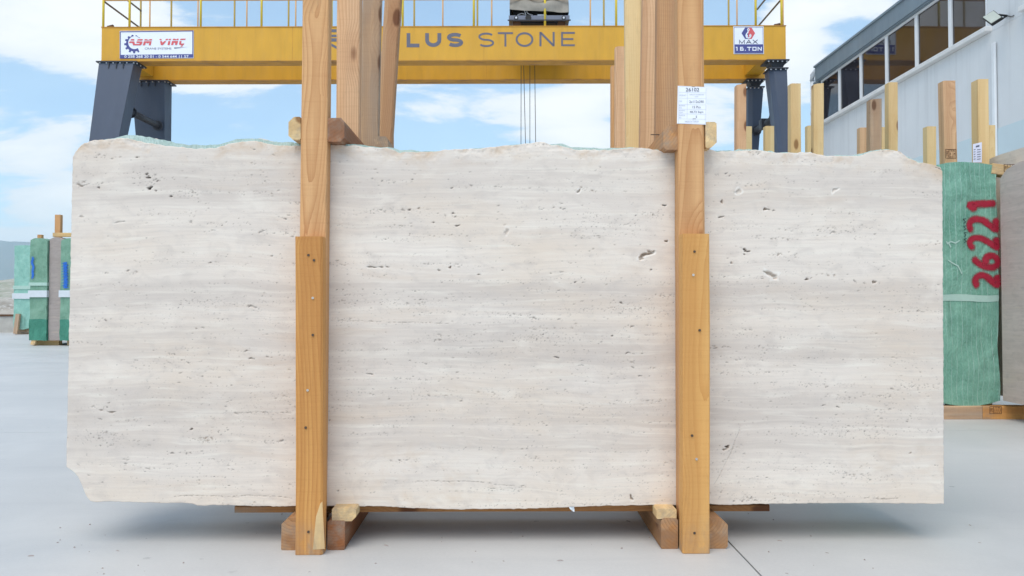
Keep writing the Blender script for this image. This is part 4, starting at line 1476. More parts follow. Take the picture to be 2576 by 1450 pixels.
    for (px, py_, a, b_, th, dp, di, to, wh) in V:
        p = at(px, py_, YS)
        splat(p.x, p.z, a * .9 / PXM, b_ * .85 / PXM, th, dp, di, to, .5, wh)
    # clusters
    for (px, py_, rx, ry, n_, to, s_) in ((515, 1106, 26, 9, 60, .75, 1.0), (375, 450, 45, 22, 40, .05, 1.2), (260, 1100, 70, 18, 110, .1, .9), (1640, 540, 55, 22, 60, .15, .9), (1835, 1126, 25, 8, 25, .5, 1.0), (1880, 1252, 20, 9, 26, .4, .9), (470, 485, 50, 18, 50, .25, .9), (1500, 560, 120, 30, 110, .1, .8), (2150, 1085, 130, 26, 120, .1, .8), (1600, 775, 100, 20, 90, .1, .8), (1360, 850, 90, 16, 90, .1, .8)):
        for _ in range(n_):
            p = at(px + g.normal(0, rx * .5), py_ + g.normal(0, ry * .5), YS)
            a = min(.0019 * s_ * g.lognormal(0, .4), .008)
            splat(p.x, p.z, a, max(.0010, a * g.uniform(.35, .6)), g.normal(0, .35), .0012, g.uniform(.4, .9), to)
    # hairline cracks

    def crack(pts, w, dirt, tone, gap=.25, jit=1.2):
        for (ax, ay), (bx, by) in zip(pts[:-1], pts[1:]):
            n_ = int(math.hypot(bx - ax, by - ay) / 2.2) + 1
            for q in range(n_):
                if g.uniform() < gap:
                    continue
                t = q / n_
                p = at(ax + (bx - ax) * t, ay + (by - ay) * t + g.normal(0, jit * .4), YS)
                splat(p.x, p.z, 2.6 / PXM, w / PXM, math.atan2(-(by - ay), bx - ax), .003, dirt, tone, .1)
    crack([(1050, 1211), (1090, 1210), (1130, 1212), (1165, 1211), (1205, 1213), (1232, 1216), (1250, 1220), (1300, 1223), (1325, 1222)], .7, .45, .4, .45)
    crack([(590, 1248), (620, 1247), (660, 1248), (700, 1250), (735, 1254)], .7, .45, .4, .4)
    crack([(435, 1250), (470, 1247), (520, 1248), (600, 1251)], .7, .45, .4, .4)
    crack([(833, 806), (900, 808), (980, 811), (1060, 812), (1130, 815)], .5, .4, .8, .35, .5)
    crack([(1862, 1068), (1858, 1090), (1850, 1105), (1838, 1140), (1822, 1170), (1808, 1200), (1794, 1222)], .5, .45, .4, .25, .6)
    crack([(2175, 1253), (2230, 1256), (2260, 1254)], .8, .6, .3, .3)
    crack([(2355, 421), (2370, 428)], .8, .8, .1, 0)
    crack([(600, 1040), (640, 1037), (700, 1038), (738, 1039)], .6, .5, .3, .35)
    fi, fj = (X - x0) / res, (Z - z0) / res
    i, j = fi.astype(int), fj.astype(int)
    a, b_ = fi - i, fj - j

    def samp(Q):
        return (Q[j, i] * (1 - a) + Q[j, i + 1] * a) * (1 - b_) + (Q[j + 1, i] * (1 - a) + Q[j + 1, i + 1] * a) * b_
    dep = samp(D)
    dtop = np.clip((py - top) / 60.0, 0, 1)
    edge = (1 - dtop) ** 1.5
    # the crust along the broken top edge is uneven
    near = np.clip(1 - (py - top) / 34.0, 0, 1)
    crust = near * (.0012 + .0020 * vnoise(X, Z, 50, 60, 77) + .0012 * vnoise(X, Z, 140, 160, 78)) * (vnoise(X, Z, 7, 9, 79) > -.1)
    dep = dep + np.clip(crust, 0, .012)
    low = vnoise(X, Z, 1.7, 6.0, 81)
    edge = np.maximum(edge, np.clip(.42 * low + .0, 0, .4) * np.clip((py - 900) / 350, 0, 1))
    return dep, {'pit': samp(P), 'tone': samp(T), 'edge': edge, 'white': np.clip(samp(Wt) - samp(P) * .5, 0, 1)}


me, nq, ns = grid_mesh('travertine_slab', 1240, 520, YS, .020, seed=41, relief=relief_front)
front_slab = link('travertine_slab', me, M['trav'])
me.materials.append(M['mesh_slab'])
mi = np.zeros(len(me.polygons), np.int32)
mi[nq + ns:] = 1
me.polygons.foreach_set('material_index', mi)
tag(front_slab, 'large pale raw travertine slab with pitted face standing at the front of the stack', 'stone slab', 'slabs of the front stack')


def off2(u):
    return np.interp(u, [0, .03, .06, .10, .16, .19, .25, .268, .30, .36, .385, .40, .54, .56, .60, .64, .75, .80, .9, .955, .965, 1], [8, 3, -8, -9.5, -6, -6, -5.5, -4, -1, .5, -3, 2, 3, -1.5, -3, 1, .5, 1, .5, .5, -3, 3]) - 5.6


def off3(u):
    return np.interp(u, [0, .04, .07, .09, .11, .15, .19, .205, .23, .25, .28, .5, 1], [14, 5, -8, -12, -4, 0, -5, -9.5, -8, -1, 3, 4, 4]) - 6.5


lab2 = 'travertine slab with pale green mesh face peeping above the front slab'
me, nq, ns = grid_mesh('travertine_slab', 420, 6, YS + .0215, .020, top_off=off2, bot_off=2.5, seed=51, rough=1.1, smooth=False, scale_x=.9985)
me.materials.append(M['mesh_slab'])
s_2 = link('travertine_slab', me, M['mesh_slab'])
tag(s_2, lab2, 'stone slab', 'slabs of the front stack')
me, nq, ns = grid_mesh('travertine_slab', 420, 6, YS + .043, .020, top_off=off3, bot_off=1.0, seed=61, rough=1.4, smooth=False, scale_x=.998)
s_3 = link('travertine_slab', me, M['trav_back'])
tag(s_3, 'travertine slab with chipped white upper rim, third in the front stack', 'stone slab', 'slabs of the front stack')
me, nq, ns = grid_mesh('travertine_slab', 260, 6, YS + .0645, .020, top_off=lambda u: off2(u) - 2.0, bot_off=1.0, seed=71, rough=1.0, smooth=False, scale_x=.998)
s_4 = link('travertine_slab', me, M['mesh_slab'])
tag(s_4, 'green meshed travertine slab behind the chipped one in the front stack', 'stone slab', 'slabs of the front stack')
me_r, nq, ns = grid_mesh('travertine_slab', 140, 5, YS + .086, .020, top_off=4.0, bot_off=.5, seed=81, smooth=False, scale_x=.997)
me_r.materials.append(M['trav_back'])
for k in range(10):
    o = bpy.data.objects.new('travertine_slab', me_r)
    COL.objects.link(o)
    o.location = (0, k * .0215, 0)
    tag(o, 'travertine slab in the rear part of the front stack', 'stone slab', 'rear slabs of the front stack')

tw = MB()
for i, (xa, ya, xb, yb) in enumerate(((1431, 1275, 1444, 1275), (1434, 1281, 1445, 1282), (1440, 1286, 1445, 1288))):
    tw.v += [tuple(at(xa, ya, YS - .002 - .003 * (i % 2))), tuple(at(xb, yb, YS - .001 - .004 * ((i + 1) % 2)))]
tw.f += [(0, 1, 3, 2), (2, 3, 5, 4)]
tp_ = tw.build('torn_tape', M['band'], front_slab, fix=False)

# bundle card stapled to the right post
card = MB()
CQ = [(1705, 216), (1777.5, 219), (1775.5, 314), (1703, 311)]
card.loft([[at(x, y, YP - .0025) for x, y in CQ], [at(x, y, YP - .0016) for x, y in CQ]])
cardo = card.build('bundle_card', M['paper'])
tag(cardo, 'white printed bundle card stapled to the right front post of the rack', 'label')


def cf(cx, cy):     # units of the enlarged card view
    return at((2500 + cx / 6.5909) / 1.49068, (280 + cy / 6.5909) / 1.49068, YP - .0034)


for body, rect, mt, bo in (('26102', (472, 803, 330, 418), 'ink', .008), ('PRODUCT', (312, 487, 496, 530), 'ink_faint', 0), ('VEINCUT TRAVERTINE', (560, 922, 482, 512), 'ink_faint', 0), ('RAW', (700, 780, 532, 560), 'ink_faint', 0),
                           ('SIZE', (312, 380, 642, 674), 'ink_faint', 0), ('2x112x290', (560, 915, 640, 702), 'ink', 0), ('BUNDLE', (312, 455, 750, 782), 'ink_faint', 0), ('PCS', (312, 372, 806, 838), 'ink_faint', 0), ('15 Pcs', (640, 838, 776, 834), 'ink', 0),
                           ('BUNDLE', (312, 455, 872, 902), 'ink_faint', 0), ('SQM', (312, 395, 926, 956), 'ink_faint', 0), ('48,72 Sqm', (568, 905, 898, 962), 'ink', 0), ('BUNDLE', (308, 450, 990, 1022), 'ink_faint', 0), ('NO', (308, 362, 1046, 1078), 'ink_faint', 0), ('5', (718, 750, 1018, 1072), 'ink', 0),
                           ('MADE IN TURKEY', (452, 798, 1140, 1182), 'ink_faint', 0)):
    text('printed_line', body, rect, cf, M[mt], cardo, bold=bo)
rules = [[(300, y), (970, y + 14), (970, y + 18), (300, y + 4)] for y in (290, 436, 580, 735, 850, 968, 1092, 1205)] + [[(512, 440), (516, 440), (506, 1096), (502, 1096)], [(300, 290), (304, 290), (298, 1208), (294, 1208)], [(976, 300), (972, 300), (962, 1220), (966, 1220)]]
flat('ruled_lines', rules, cf, M['ink_faint'], cardo)
for (x, y) in ((660, 300), (680, 1094)):
    flat('staple', [[(x - 40, y - 4), (x + 40, y - 4), (x + 40, y + 5), (x - 40, y + 5)]], lambda a, b_: cf(a, b_) + Vector((0, -.001, 0)), M['nail'], cardo)

# ------------------------------------------------------------------ racks standing behind
def row_rack(label, posts, ya, yb, xl, xr, zt):
    r_ = empty('slab_rack', ((xl + xr) / 2, (ya + yb) / 2, 0), label, 'rack', 'timber slab racks')
    for p in posts:
        p(r_)
    for x in (xl, xr):
        for sx in (-.085, .085):
            timber('sleeper', (x + sx, ya - .02, .045), (x + sx, yb + .08, .045), .07, .09, M['sleeper'], r_, (1, 0, 0), (.005,) * 4, 4, seed=int(x * 100 + sx * 1000))
    return r_


r2 = row_rack('second timber slab rack standing right behind the front bundle',
              [lambda r_: post_px('post', 913, 957, 0, 905, 952, 360, 3.45, .055, M['grey'], r_, 2.40, seed=31),
               lambda r_: post_px('post', 966, 1008, 0, 946, 984, 365, 3.83, .075, M['tan'], r_, 2.42, seed=32, ch=(.007,) * 4),
               lambda r_: post_px('post', 1618, 1664, 0, 1611, 1657, 360, 3.45, .055, M['pink'], r_, 2.43, seed=33, ch=(.009,) * 4),
               lambda r_: post_px('post', 1573, 1614, 0, 1576, 1618, 360, 3.83, .055, M['pale'], r_, 2.40, seed=34, ch=(.009,) * 4)], 3.45, 3.86, -.66, .66, 1.3)
tz = at(960, 352, 3.42)
timber('top_tie', (at(962, 360, 3.40).x, 3.36, tz.z - .028), (at(962, 360, 3.40).x, 3.92, tz.z - .028), .06, .06, M['grey'], r2, (1, 0, 0), (.01,) * 4, 4, seed=35)
r3 = row_rack('third timber slab rack with post tops below the crane girder',
              [lambda r_: post_px('post', 1549, 1585, 117, 1549, 1585, 370, 4.60, .06, M['pink'], r_, None, seed=36, ch=(.014, .004, .004, .004)),
               lambda r_: post_px('post', 1538, 1572, 165, 1538, 1572, 370, 4.98, .06, M['post'], r_, None, seed=37),
               lambda r_: post_px('post', 951, 985, 130, 951, 985, 370, 4.60, .06, M['pink'], r_, None, seed=38),
               lambda r_: post_px('post', 962, 988, 180, 962, 988, 370, 4.98, .06, M['post'], r_, None, seed=39)], 4.6, 5.0, -.72, .70, 1.3)
for nm, y0, lab in (('second', 3.51, 'travertine slab in the second stack behind the front bundle'), ('third', 4.665, 'travertine slab in the third stack behind the front bundle')):
    for k in range(6):
        o = bpy.data.objects.new('travertine_slab', me_r)
        COL.objects.link(o)
        sc_ = 1.0
        o.scale = (.93, 1, .93)
        o.location = (0, y0 - (YS + .086) + k * .048, -.03)
        tag(o, lab, 'stone slab', nm + ' stack of slabs')


# ================================================================== OTHER BUNDLES
def wrinkle(p, amp, seed):
    q = Vector((p[0] * 6 + seed, p[1] * 6, p[2] * 5))
    return mnoise.noise_vector(q) * amp + mnoise.noise_vector(q * 3.1) * amp * .35


def wrap_body(name, X0, X1, Y0, Y1, Z0_, Z1_, mat, parent, amp=.006, seed=1.0, arch=.0, dip=.0, n=(10, 16, 26)):
    """soft edged block of wrapped slabs"""
    bm = bmesh.new()
    nx, ny, nz = n

    def pt(u, v, w):
        x, y = X0 + (X1 - X0) * u, Y0 + (Y1 - Y0) * v
        zb = Z0_ + arch * (2 * u - 1) ** 2
        zt = Z1_ - dip * abs(2 * u - 1) ** 3
        z = zb + (zt - zb) * w
        p = Vector((x, y, z))
        return p + wrinkle(p, amp, seed)
    cache = {}

    def vert(i, j, k):
        key = (i, j, k)
        if key not in cache:
            cache[key] = bm.verts.new(pt(i / nx, j / ny, k / nz))
        return cache[key]
    for i in range(nx):
        for k in range(nz):
            bm.faces.new((vert(i, 0, k), vert(i + 1, 0, k), vert(i + 1, 0, k + 1), vert(i, 0, k + 1)))
            bm.faces.new((vert(i, ny, k), vert(i, ny, k + 1), vert(i + 1, ny, k + 1), vert(i + 1, ny, k)))
    for j in range(ny):
        for k in range(nz):
            bm.faces.new((vert(0, j, k), vert(0, j, k + 1), vert(0, j + 1, k + 1), vert(0, j + 1, k)))
            bm.faces.new((vert(nx, j, k), vert(nx, j + 1, k), vert(nx, j + 1, k + 1), vert(nx, j, k + 1)))
    for i in range(nx):
        for j in range(ny):
            bm.faces.new((vert(i, j, 0), vert(i, j + 1, 0), vert(i + 1, j + 1, 0), vert(i + 1, j, 0)))
            bm.faces.new((vert(i, j, nz), vert(i + 1, j, nz), vert(i + 1, j + 1, nz), vert(i, j + 1, nz)))
    bmesh.ops.recalc_face_normals(bm, faces=bm.faces)
    me = bpy.data.meshes.new(name)
    bm.to_mesh(me)
    bm.free()
    me.polygons.foreach_set('use_smooth', [True] * len(me.polygons))
    me.set_sharp_from_angle(angle=R(40))
    return link(name, me, mat, parent)


def spray(name, strokes, w, Y, amp, seed, mat, parent, fn):
    """paint strokes laid on a wrinkled face; strokes in picture px"""
    v, f, cov = [], [], []
    for st in strokes:
        P = []
        for (ax, ay), (bx, by) in zip(st[:-1], st[1:]):
            n_ = max(2, int(math.hypot(bx - ax, by - ay) / 4))
            P += [(ax + (bx - ax) * q / n_, ay + (by - ay) * q / n_) for q in range(n_)]
        P.append(st[-1])
        for _ in range(3):
            P = [P[0]] + [((P[q - 1][0] + 2 * P[q][0] + P[q + 1][0]) / 4, (P[q - 1][1] + 2 * P[q][1] + P[q + 1][1]) / 4) for q in range(1, len(P) - 1)] + [P[-1]]
        b = len(v)
        for q, (x, y) in enumerate(P):
            c, d = P[max(q - 1, 0)], P[min(q + 1, len(P) - 1)]
            t = Vector((d[0] - c[0], d[1] - c[1])).normalized()
            nn = Vector((-t.y, t.x))
            e = min(1, min(q, len(P) - 1 - q) / 2.0)
            for s_, a in ((-1.7, 0), (-.8, .7), (0, 1), (.8, .7), (1.7, 0)):
                p = fn(x + nn.x * w / 2 * s_, y + nn.y * w / 2 * s_)
                p = p + wrinkle(p, amp, seed) + Vector((0, -.004, 0))
                v.append(p)
                cov.append(a * (.25 + .75 * e))
        for q in range(len(P) - 1):
            for k in range(4):
                a = b + q * 5 + k
                f.append((a, a + 1, a + 6, a + 5))
    me = bpy.data.meshes.new(name)
    me.from_pydata([tuple(p) for p in v], [], f)
    at_ = me.attributes.new('cover', 'FLOAT', 'POINT')
    at_.data.foreach_set('value', np.array(cov, np.float32))
    return link(name, me, mat, parent)


# green bundle on the right, end on
YG = 5.50
gx0, gx1 = at(2352, 700, YG).x, at(2510, 700, YG).x
gz0, gz1 = at(2430, 1022, YG).z, at(2430, 407, YG).z
gb = empty('slab_bundle', ((gx0 + gx1) / 2, YG + 1, 0), 'slab bundle in green striped mesh with crimson sprayed number', 'slab bundle', 'wrapped slab bundles')
wrap_body('mesh_wrap', gx0, gx1, YG, YG + 2.6, gz0, gz1, M['mesh'], gb, .011, 2.0, .035, .03, (20, 16, 60))
tb0, tb1 = at(2376, 757, YG).z, at(2376, 741, YG).z
mb = MB()
for i in range(13):
    u = i / 12
    x = gx0 + (gx1 - gx0) * u
    mb.v += [tuple(Vector((x, YG, z)) + wrinkle((x, YG, z), .011, 2.0) + Vector((0, -.003, 0))) for z in (tb0 + .004 * math.sin(u * 5), tb1 + .004 * math.sin(u * 5))]
for i in range(12):
    mb.f.append((2 * i, 2 * i + 2, 2 * i + 3, 2 * i + 1))
mb.build('tape_band', M['tape'], gb, fix=False, smooth=True)
# the number reads from the bottom upward; every digit is lying on its side: (along = up the face, across = leftwards is the digit's top)
DIG = {'2': [(.05, .78), (.25, .98), (.65, 1.0), (.9, .8), (.85, .55), (.5, .3), (.05, .02), (.5, .05), (1.0, .08)],
       '6': [(.85, .95), (.5, .8), (.15, .5), (.05, .25), (.25, .02), (.65, .0), (.92, .2), (.85, .42), (.55, .5), (.2, .38)],
       '1': [(.15, .7), (.5, 1.0), (.55, .95), (.55, .45), (.55, 0.0)]}
strokes = []
for k, chd in enumerate('26221'):
    yb_ = 724 - k * 47.5
    hgt = 70 if k else 56
    sh = [0, 2, 0, -2, -4][k]
    strokes.append([(2509 + sh * .2 - v_ * hgt, yb_ - u_ * 36) for u_, v_ in DIG[chd]])
spray('sprayed_number', strokes, 15.5, YG, .011, 2.0, M['paint_red'], gb, lambda x, y: at(x, y, YG))
strokes = [[(2424, 560 + i * 17 + 0), (2430, 556 + i * 17), (2424, 550 + i * 17), (2431, 548 + i * 17)] for i in range(4)]
flat('pen_marks', [q for s_ in strokes for q in ribbon(s_, 1.6)], lambda x, y: at(x, y, YG) + wrinkle(at(x, y, YG), .011, 2.0) + Vector((0, -.004, 0)), M['pen'], gb)
flat('pale_scuffs', [q for s_ in ([(2382, 612), (2392, 606), (2402, 610), (2412, 603)], [(2384, 655), (2396, 664), (2408, 670), (2414, 682), (2418, 690)], [(2380, 606), (2388, 612), (2392, 620)]) for q in ribbon(s_, 3)],
     lambda x, y: at(x, y, YG) + wrinkle(at(x, y, YG), .011, 2.0) + Vector((0, -.004, 0)), M['tape'], gb)
# timber bearers under it
bz1 = at(2400, 1022, YG - .03).z
for yy in (YG - .035, YG + 1.6):
    timber('bearer', (gx0 - .25, yy + .05, bz1 / 2), (at(2465, 1030, YG).x, yy + .05, bz1 / 2), .09, bz1, M['grey'], gb, (0, 1, 0), (.004,) * 4, 6, seed=41)
by = YG - .037


def stamp(name, parent, rect, Y, lines):
    x0, x1, y0, y1 = rect
    fn = lambda x, y: at(x, y, Y)
    q = ribbon([(x0, y0), (x1, y0), (x1, y1), (x0, y1)], 1.3, True) + ribbon([(x0 + (x1 - x0) * .33, y0), (x0 + (x1 - x0) * .33, y1)], 1.2)
    o = flat(name, q, fn, M['stamp'], parent)
    for i, ln in enumerate(lines):
        h = (y1 - y0) / len(lines)
        text('stamp_line', ln, (x0 + (x1 - x0) * .42, x1 - 2, y0 + h * i + h * .18, y0 + h * (i + 1) - h * .18), fn, M['stamp'], o)
    text('stamp_line', 'IPPC', (x0 + 1.5, x0 + (x1 - x0) * .28, y0 + 4, y1 - 4), fn, M['stamp'], o)
    return o


# beige bundle beyond it, its long face turned to the yard
XG = gx1 + .006
bb = empty('slab_bundle', (XG + .25, 4.9, 0), 'unwrapped beige travertine slab bundle beside the green meshed one', 'slab bundle', 'wrapped slab bundles')


def side_slab(x0, x1, ya, yb, z0, z1, seed, mat, round_=.16, tilt=0.0, name='slab'):
    """slab whose faces look along x; outline rounded at its far top corner"""
    pts = [(yb, z0 + .015), (ya, z0)]
    top = []
    for q in range(25):
        t = q / 24
        y = ya + (yb - ya) * t
        k = max(0.0, (y - (yb - round_)) / round_)
        z = z1 + tilt * (ya - y) - .085 * (1 - math.sqrt(max(0, 1 - k * k))) + .008 * mnoise.noise(Vector((y * 9, seed, 0)))
        top.append((y, z))
    pts += top
    r1 = [(x0, y, z) for y, z in pts]
    r2_ = [(x1, y, z) for y, z in pts]
    return MB().loft([r1, r2_]).build(name, mat, bb)


zb_ = at(2512, 1012, 5.5).z
zr = at(2576, 402, 5.2).z
side_slab(XG, XG + .022, 3.75, 5.47, zb_, zr, 1, M['trav_grey'], .34)
side_slab(XG + .024, XG + .046, 3.70, 5.38, zb_, zr - .01, 2, M['trav_grey'], .30)
for k in range(5):
    side_slab(XG + .05 + k * .024, XG + .072 + k * .024, 3.70, 5.36, zb_, zr - .02, 3 + k, M['trav_grey'], .22)
zr2 = at(2576, 368, 5.45).z
for k in range(3):
    side_slab(XG + .19 + k * .024, XG + .212 + k * .024, 3.70, 6.05, zb_, zr2, 9 + k, M['trav_back'], .30)
timber('bearer', (at(2465.6, 1030, YG).x, by + .0505, bz1 / 2), (XG + .95, by + .0505, bz1 / 2), .09, bz1, M['board'], bb, (0, 1, 0), (.004,) * 4, 6, seed=42)
timber('bearer', (XG - .02, 3.95, bz1 / 2), (XG + .95, 3.95, bz1 / 2), .09, bz1, M['board'], bb, (0, 1, 0), (.004,) * 4, 6, seed=43)
stamp('stamp', bb, (2490, 2519, 1023, 1041), by + .0045, ['TR', '1311', 'HT'])
tt0, tt1 = at(2512, 410, 5.50), at(2512, 437, 5.50)
tie = timber('top_tie', (gx1 - .03, 5.545, (tt0.z + tt1.z) / 2), (XG + .185, 5.545, (tt0.z + tt1.z) / 2 - .03), .09, tt0.z - tt1.z, M['pale'], bb, (0, 1, 0), (.004,) * 4, 5, seed=44)
stamp('stamp', tie, (2526, 2554, 414, 431), 5.545 - .0475, ['TR', '13', 'KD'])

# racks of upright posts in the row beside the building; the posts stick up above the front slab
def up_rack(label, near, far, x0, x1, bundle_mat):
    r_ = empty('slab_rack', ((x0 + x1) / 2, 6.4, 0), label, 'rack', 'timber slab racks')
    for (xa, xb, yt, Y, mt, ch, sd, sk) in near + far:
        post_px('post', xa, xb, yt, xa, xb, 380, Y, .075, M[mt], r_, None, seed=sd, ch=ch, skew=sk)
    for Y in (5.88, 7.34):
        timber('sleeper', (x0 - .12, Y + .14, .045), (x1 + .12, Y + .14, .045), .08, .09, M['sleeper'], r_, (0, 1, 0), (.005,) * 4, 4, seed=int(x0 * 50 + Y))
    return r_


CHS = (.010, .004, .004, .004)
ra1 = up_rack('rack of four pale posts left of the building corner pipe',
              [(1854, 1878, 212, 5.86, 'pink', CHS, 51, .004), (1990, 2015, 210, 5.88, 'pale', CHS, 52, 0)],
              [(1877, 1892, 318, 7.34, 'pale', CHS, 53, 0), (1926, 1948, 317, 7.34, 'pale', CHS, 54, 0)], 2.0, 2.35, None)
ra2 = up_rack('rack with resin streaked post beside the building corner pipe',
              [(2050, 2073, 210, 5.88, 'pale', (.02, .004, .004, .004), 55, .003)],
              [(2032, 2045, 316, 7.34, 'pale', CHS, 56, 0)], 2.4, 2.6, None)
ra3 = up_rack('rack with a weathered grey post between two fresh posts under the windows',
              [(2191, 2219, 249, 5.75, 'grey', CHS, 57, .004), (2237, 2259, 207, 5.90, 'pale', CHS, 58, 0)],
              [(2164, 2184, 321, 7.34, 'pink', CHS, 59, 0), (2216, 2235, 320, 7.34, 'pale', CHS, 60, 0)], 2.8, 3.1, None)
post_g = post_px('post', 2374, 2404, 203, 2378, 2409, 400, 5.86, .085, M['pink'], gb, None, seed=61, ch=CHS)
post_px('post', 2333, 2355, 318, 2333, 2356, 400, 7.34, .085, M['pale'], gb, None, seed=62, ch=CHS)
post_c = post_px('post', 2462, 2487, 199, 2464, 2490, 400, 5.80, .10, M['pale'], gb, None, seed=63, ch=CHS)
post_px('post', 2487, 2504, 315, 2487, 2505, 400, 7.0, .085, M['pale'], gb, None, seed=64, ch=CHS)
stamp('stamp', post_g, (2379, 2405, 376, 398), 5.86 - .003, ['TR', '13', 'HT'])
# travertine bundles held by those racks, standing behind the front slab
for k, (x0, x1, lab) in enumerate(((1.76, 2.02, 'green meshed slab bundle between the four pale posts'), (2.42, 2.72, 'green meshed slab bundle under the workshop windows'))):
    o = empty('slab_bundle', ((x0 + x1) / 2, 6.6, 0), lab, 'slab bundle', 'wrapped slab bundles')
    wrap_body('mesh_wrap', x0, x1, 5.6, 8.2, .10, 1.72, M['mesh'], o, .007, 5.0 + k, n=(6, 10, 14))
    for Y in (6.15, 7.7):
        timber('bearer', (x0 - .1, Y, .05), (x1 + .1, Y, .05), .09, .10, M['sleeper'], o, (0, 1, 0), (.005,) * 4, 4, seed=70 + k)
# small card on the knotty post
CX0 = at_x
c2 = [(2447.5, 363), (2470, 358), (2470, 409), (2447.5, 409)]
xx_ = at(2461, 380, 5.79).x - .0
pa = [Vector(at(x, y, 5.785)) for x, y in c2]
cd2 = MB().loft([pa, [p + Vector((0, .001, 0)) for p in pa]]).build('bundle_card', M['paper2'])
tag(cd2, 'small lilac bundle card on the knotty post above the green bundle', 'label')
flat('printed_line', [[(2455, 367 - .1), (2464, 365), (2464, 369), (2455, 371)]] + [[(a, y + 1.2), (b_, y), (b_, y + 1.6), (a, y + 2.8)] for y in (375, 381, 387, 393, 399) for a, b_ in ((2449.5, 2454), (2458, 2467))],
     lambda x, y: at(x, y, 5.783), M['ink'], cd2)

# bundles at the far left of the yard
def far_bundle(label, px0, px1, Y, py_t, py_b, mats, seed):
    x0, x1 = at(px0, 750, Y).x, at(px1, 750, Y).x
    zt, zb, z_m = at(px0, py_t, Y).z, at(px0, py_b, Y).z, at(px0, 805, Y).z
    o = empty('slab_bundle', ((x0 + x1) / 2, Y + 1.2, 0), label, 'slab bundle', 'wrapped slab bundles')
    return o, x0, x1, zt, zb


LY = 15.55
fb1, x0, x1, zt, zb = far_bundle('tall green wrapped slab bundle with blue scribbles and a bare travertine flank', 75, 118, LY, 599, 857, None, 1)
zs = at(90, 805, LY).z
wrap_body('upper_wrap', x0, x1, LY, LY + 2.6, zs, zt, M['mesh_mid'], fb1, .012, 8.0, 0, .05, (5, 8, 14))
wrap_body('lower_wrap', x0 - .004, x1 + .004, LY - .004, LY + 2.6, zb, zs + .01, M['mesh_dark'], fb1, .012, 8.0, 0, 0, (5, 8, 8))
wrap_body('bare_slab', x1 + .01, x1 + .275, LY + .05, LY + 2.65, zb, zt + .02, M['trav_dim'], fb1, .008, 9.0, 0, .05, (3, 8, 14))
b0, b1_ = at(90, 748, LY).z, at(90, 731, LY).z
MB().box(x0 - .02, x1 + .012, LY - .03, LY + 2.4, b0, b1_).build('strap_band', M['band'], fb1)
MB().box(x0 - .014, x1 + .008, LY - .02, LY + 2.4, at(90, 719, LY).z, at(90, 711, LY).z).build('strap_band', M['tape'], fb1)
spray('sprayed_mark', [[(80, 645), (86, 650), (78, 660), (88, 672), (80, 680), (86, 690), (80, 705)]], 5, LY, .012, 8.0, M['paint_blue'], fb1, lambda x, y: at(x, y, LY - .02))
fb2, x0b, x1b, ztb, zbb = far_bundle('green wrapped slab bundle with a dense blue scribble peeping past the front slab', 152, 196, LY - .1, 599, 857, None, 2)
wrap_body('upper_wrap', x0b, x1b, LY - .1, LY + 2.5, zs, ztb, M['mesh_mid'], fb2, .012, 12.0, 0, .05, (5, 8, 14))
wrap_body('lower_wrap', x0b - .004, x1b + .004, LY - .104, LY + 2.5, zbb, zs + .01, M['mesh_dark'], fb2, .012, 12.0, 0, 0, (5, 8, 8))
MB().box(x0b - .02, x1b + .02, LY - .13, LY + 2.4, b0, b1_).build('strap_band', M['band'], fb2)
spray('sprayed_mark', [[(154, 664 + 7 * i), (172, 660 + 7 * i), (158, 668 + 7 * i), (174, 667 + 7 * i)] for i in range(9)], 4, LY - .1, .012, 12.0, M['paint_blue'], fb2, lambda x, y: at(x, y, LY - .12))
# feet, posts, cross ties
for (fb_, xa, xb, sd) in ((fb1, x0, x1, 81), (fb2, x0b, x1b, 84)):
    for y in (LY + .25, LY + 1.9):
        timber('bearer', (xa - .02, y, zb / 2), (xb + .14, y, zb / 2), .12, zb, M['pale'], fb_, (0, 1, 0), (.005,) * 4, 3, seed=sd)
timber('foot', at(80, 869, LY - .02) * 1.0 + Vector((0, .06, 0)), at(84, 856, LY) + Vector((0, .06, 0)), .09, .10, M['pale'], fb1, (1, 0, 0), (.004,) * 4, 2, seed=83)
pt_ = at(148, 541, LY + .35)
timber('post', (at(148, 600, LY + .35).x, LY + .35, zb), pt_, .115, .09, M['post'], fb2, (1, 0, 0), (.004,) * 4, 4, seed=85)
timber('top_tie', (at(135, 591, LY + .2).x, LY + .2, at(135, 591, LY + .2).z), (at(230, 591, LY + .2).x, LY + .2, at(135, 591, LY + .2).z), .07, .08, M['pale'], fb2, (0, 1, 0), (.004,) * 4, 3, seed=86)
ps = at(102, 591, LY + .3)
timber('post', (ps.x, LY + .3, zb), ps, .085, .08, M['post'], fb1, (1, 0, 0), (.004,) * 4, 3, seed=87)
LY2 = 21.6
fb3, x0c, x1c, ztc, zbc = far_bundle('pale green wrapped slab bundle standing by the concrete parapet', 35, 76, LY2, 617, 829, None, 3)
wrap_body('mesh_wrap', x0c, x1c, LY2, LY2 + 1.1, zbc, ztc, M['mesh_pale'], fb3, .012, 15.0, .05, .02, (5, 8, 16))
MB().box(x0c - .03, x1c + .03, LY2 - .03, LY2 + 1.13, at(50, 752, LY2).z, at(50, 738, LY2).z).build('strap_band', M['band'], fb3)
MB().box(x0c - .02, x1c + .02, LY2 - .02, LY2 + 1.12, at(50, 728, LY2).z, at(50, 719, LY2).z).build('strap_band', M['tape'], fb3)
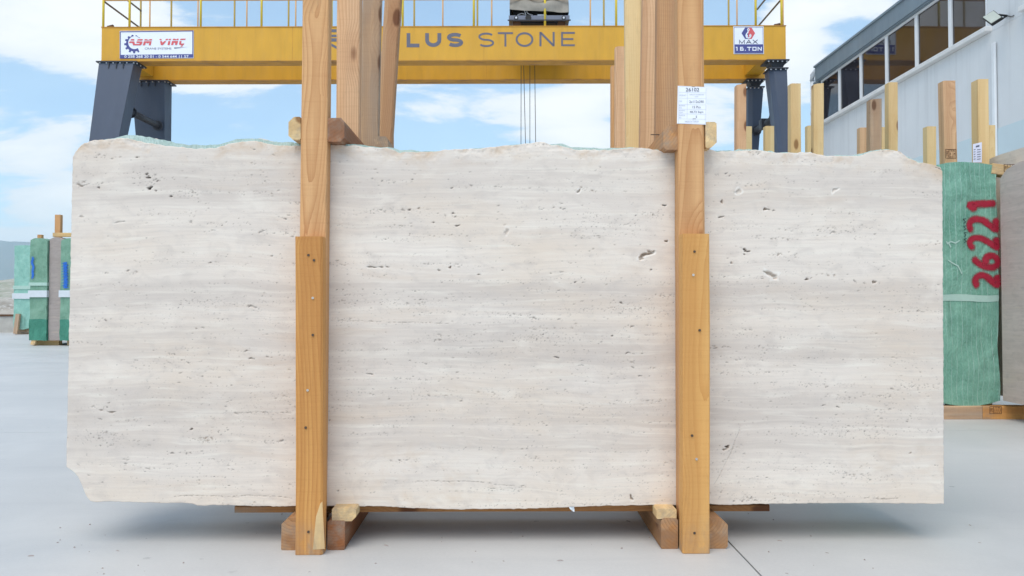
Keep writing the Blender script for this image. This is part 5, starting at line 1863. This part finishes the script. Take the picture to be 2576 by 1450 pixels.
timber('brace', (at(40, 834, 21.5).x, 21.5, .02), at(46, 790, 21.55), .11, .08, M['grey'], fb3, (1, 0, 0), (.004,) * 4, 3, seed=88)
for y in (LY2 + .2, LY2 + .8):
    timber('bearer', (x0c - .05, y, zbc / 2 + .02), (x1c + .3, y, zbc / 2 + .02), .12, max(.05, zbc + .04), M['grey'], fb3, (0, 1, 0), (.005,) * 4, 3, seed=89)

# crumbs of stone and splinters lying round the foot of the bundle
cb = MB()
rc_ = random.Random(4)
for _ in range(50):
    g_ = gnd(rc_.uniform(60, 2540), rc_.choice([rc_.uniform(1330, 1445), rc_.uniform(1290, 1445)]))
    r_ = rc_.uniform(.0012, .0038)
    an = rc_.uniform(0, 6.28)
    el_ = rc_.choice([1, 1, 1.6, 3.5])
    ring = [(g_.x + r_ * el_ * math.cos(an) * math.cos(q) - r_ * math.sin(an) * math.sin(q), g_.y + r_ * el_ * math.sin(an) * math.cos(q) + r_ * math.cos(an) * math.sin(q)) for q in (0, 1.2, 2.4, 3.7, 5.0)]
    cb.loft([[(x_, y_, .0004) for x_, y_ in ring], [(g_.x + (x_ - g_.x) * .5, g_.y + (y_ - g_.y) * .5, r_ * .9) for x_, y_ in ring]])
tag(cb.build('stone_crumbs', M['trav_dim']), 'tiny stone crumbs and splinters on the concrete round the front bundle', 'crumbs', kind='stuff')
HT = max(v.co.z for v in bpy.data.objects['mountain'].data.vertices) + 8
hz = MB().box(-9900, 9900, -40, 11400, -10.2, HT).build('haze', None)
tag(hz, 'thin pale haze lying over the valley', 'haze', kind='stuff')
hm = bpy.data.materials.new('valley haze')
hm.use_nodes = True
hm.node_tree.nodes.clear()
ho = hm.node_tree.nodes.new('ShaderNodeOutputMaterial')
hv = hm.node_tree.nodes.new('ShaderNodeVolumePrincipled')
hv.inputs['Color'].default_value = (.70, .87, 1.0, 1)
hv.inputs['Density'].default_value = 1.15e-4
hm.node_tree.links.new(hv.outputs[0], ho.inputs['Volume'])
hz.data.materials.append(hm)
print('OBJECT COUNT', len(bpy.data.objects))
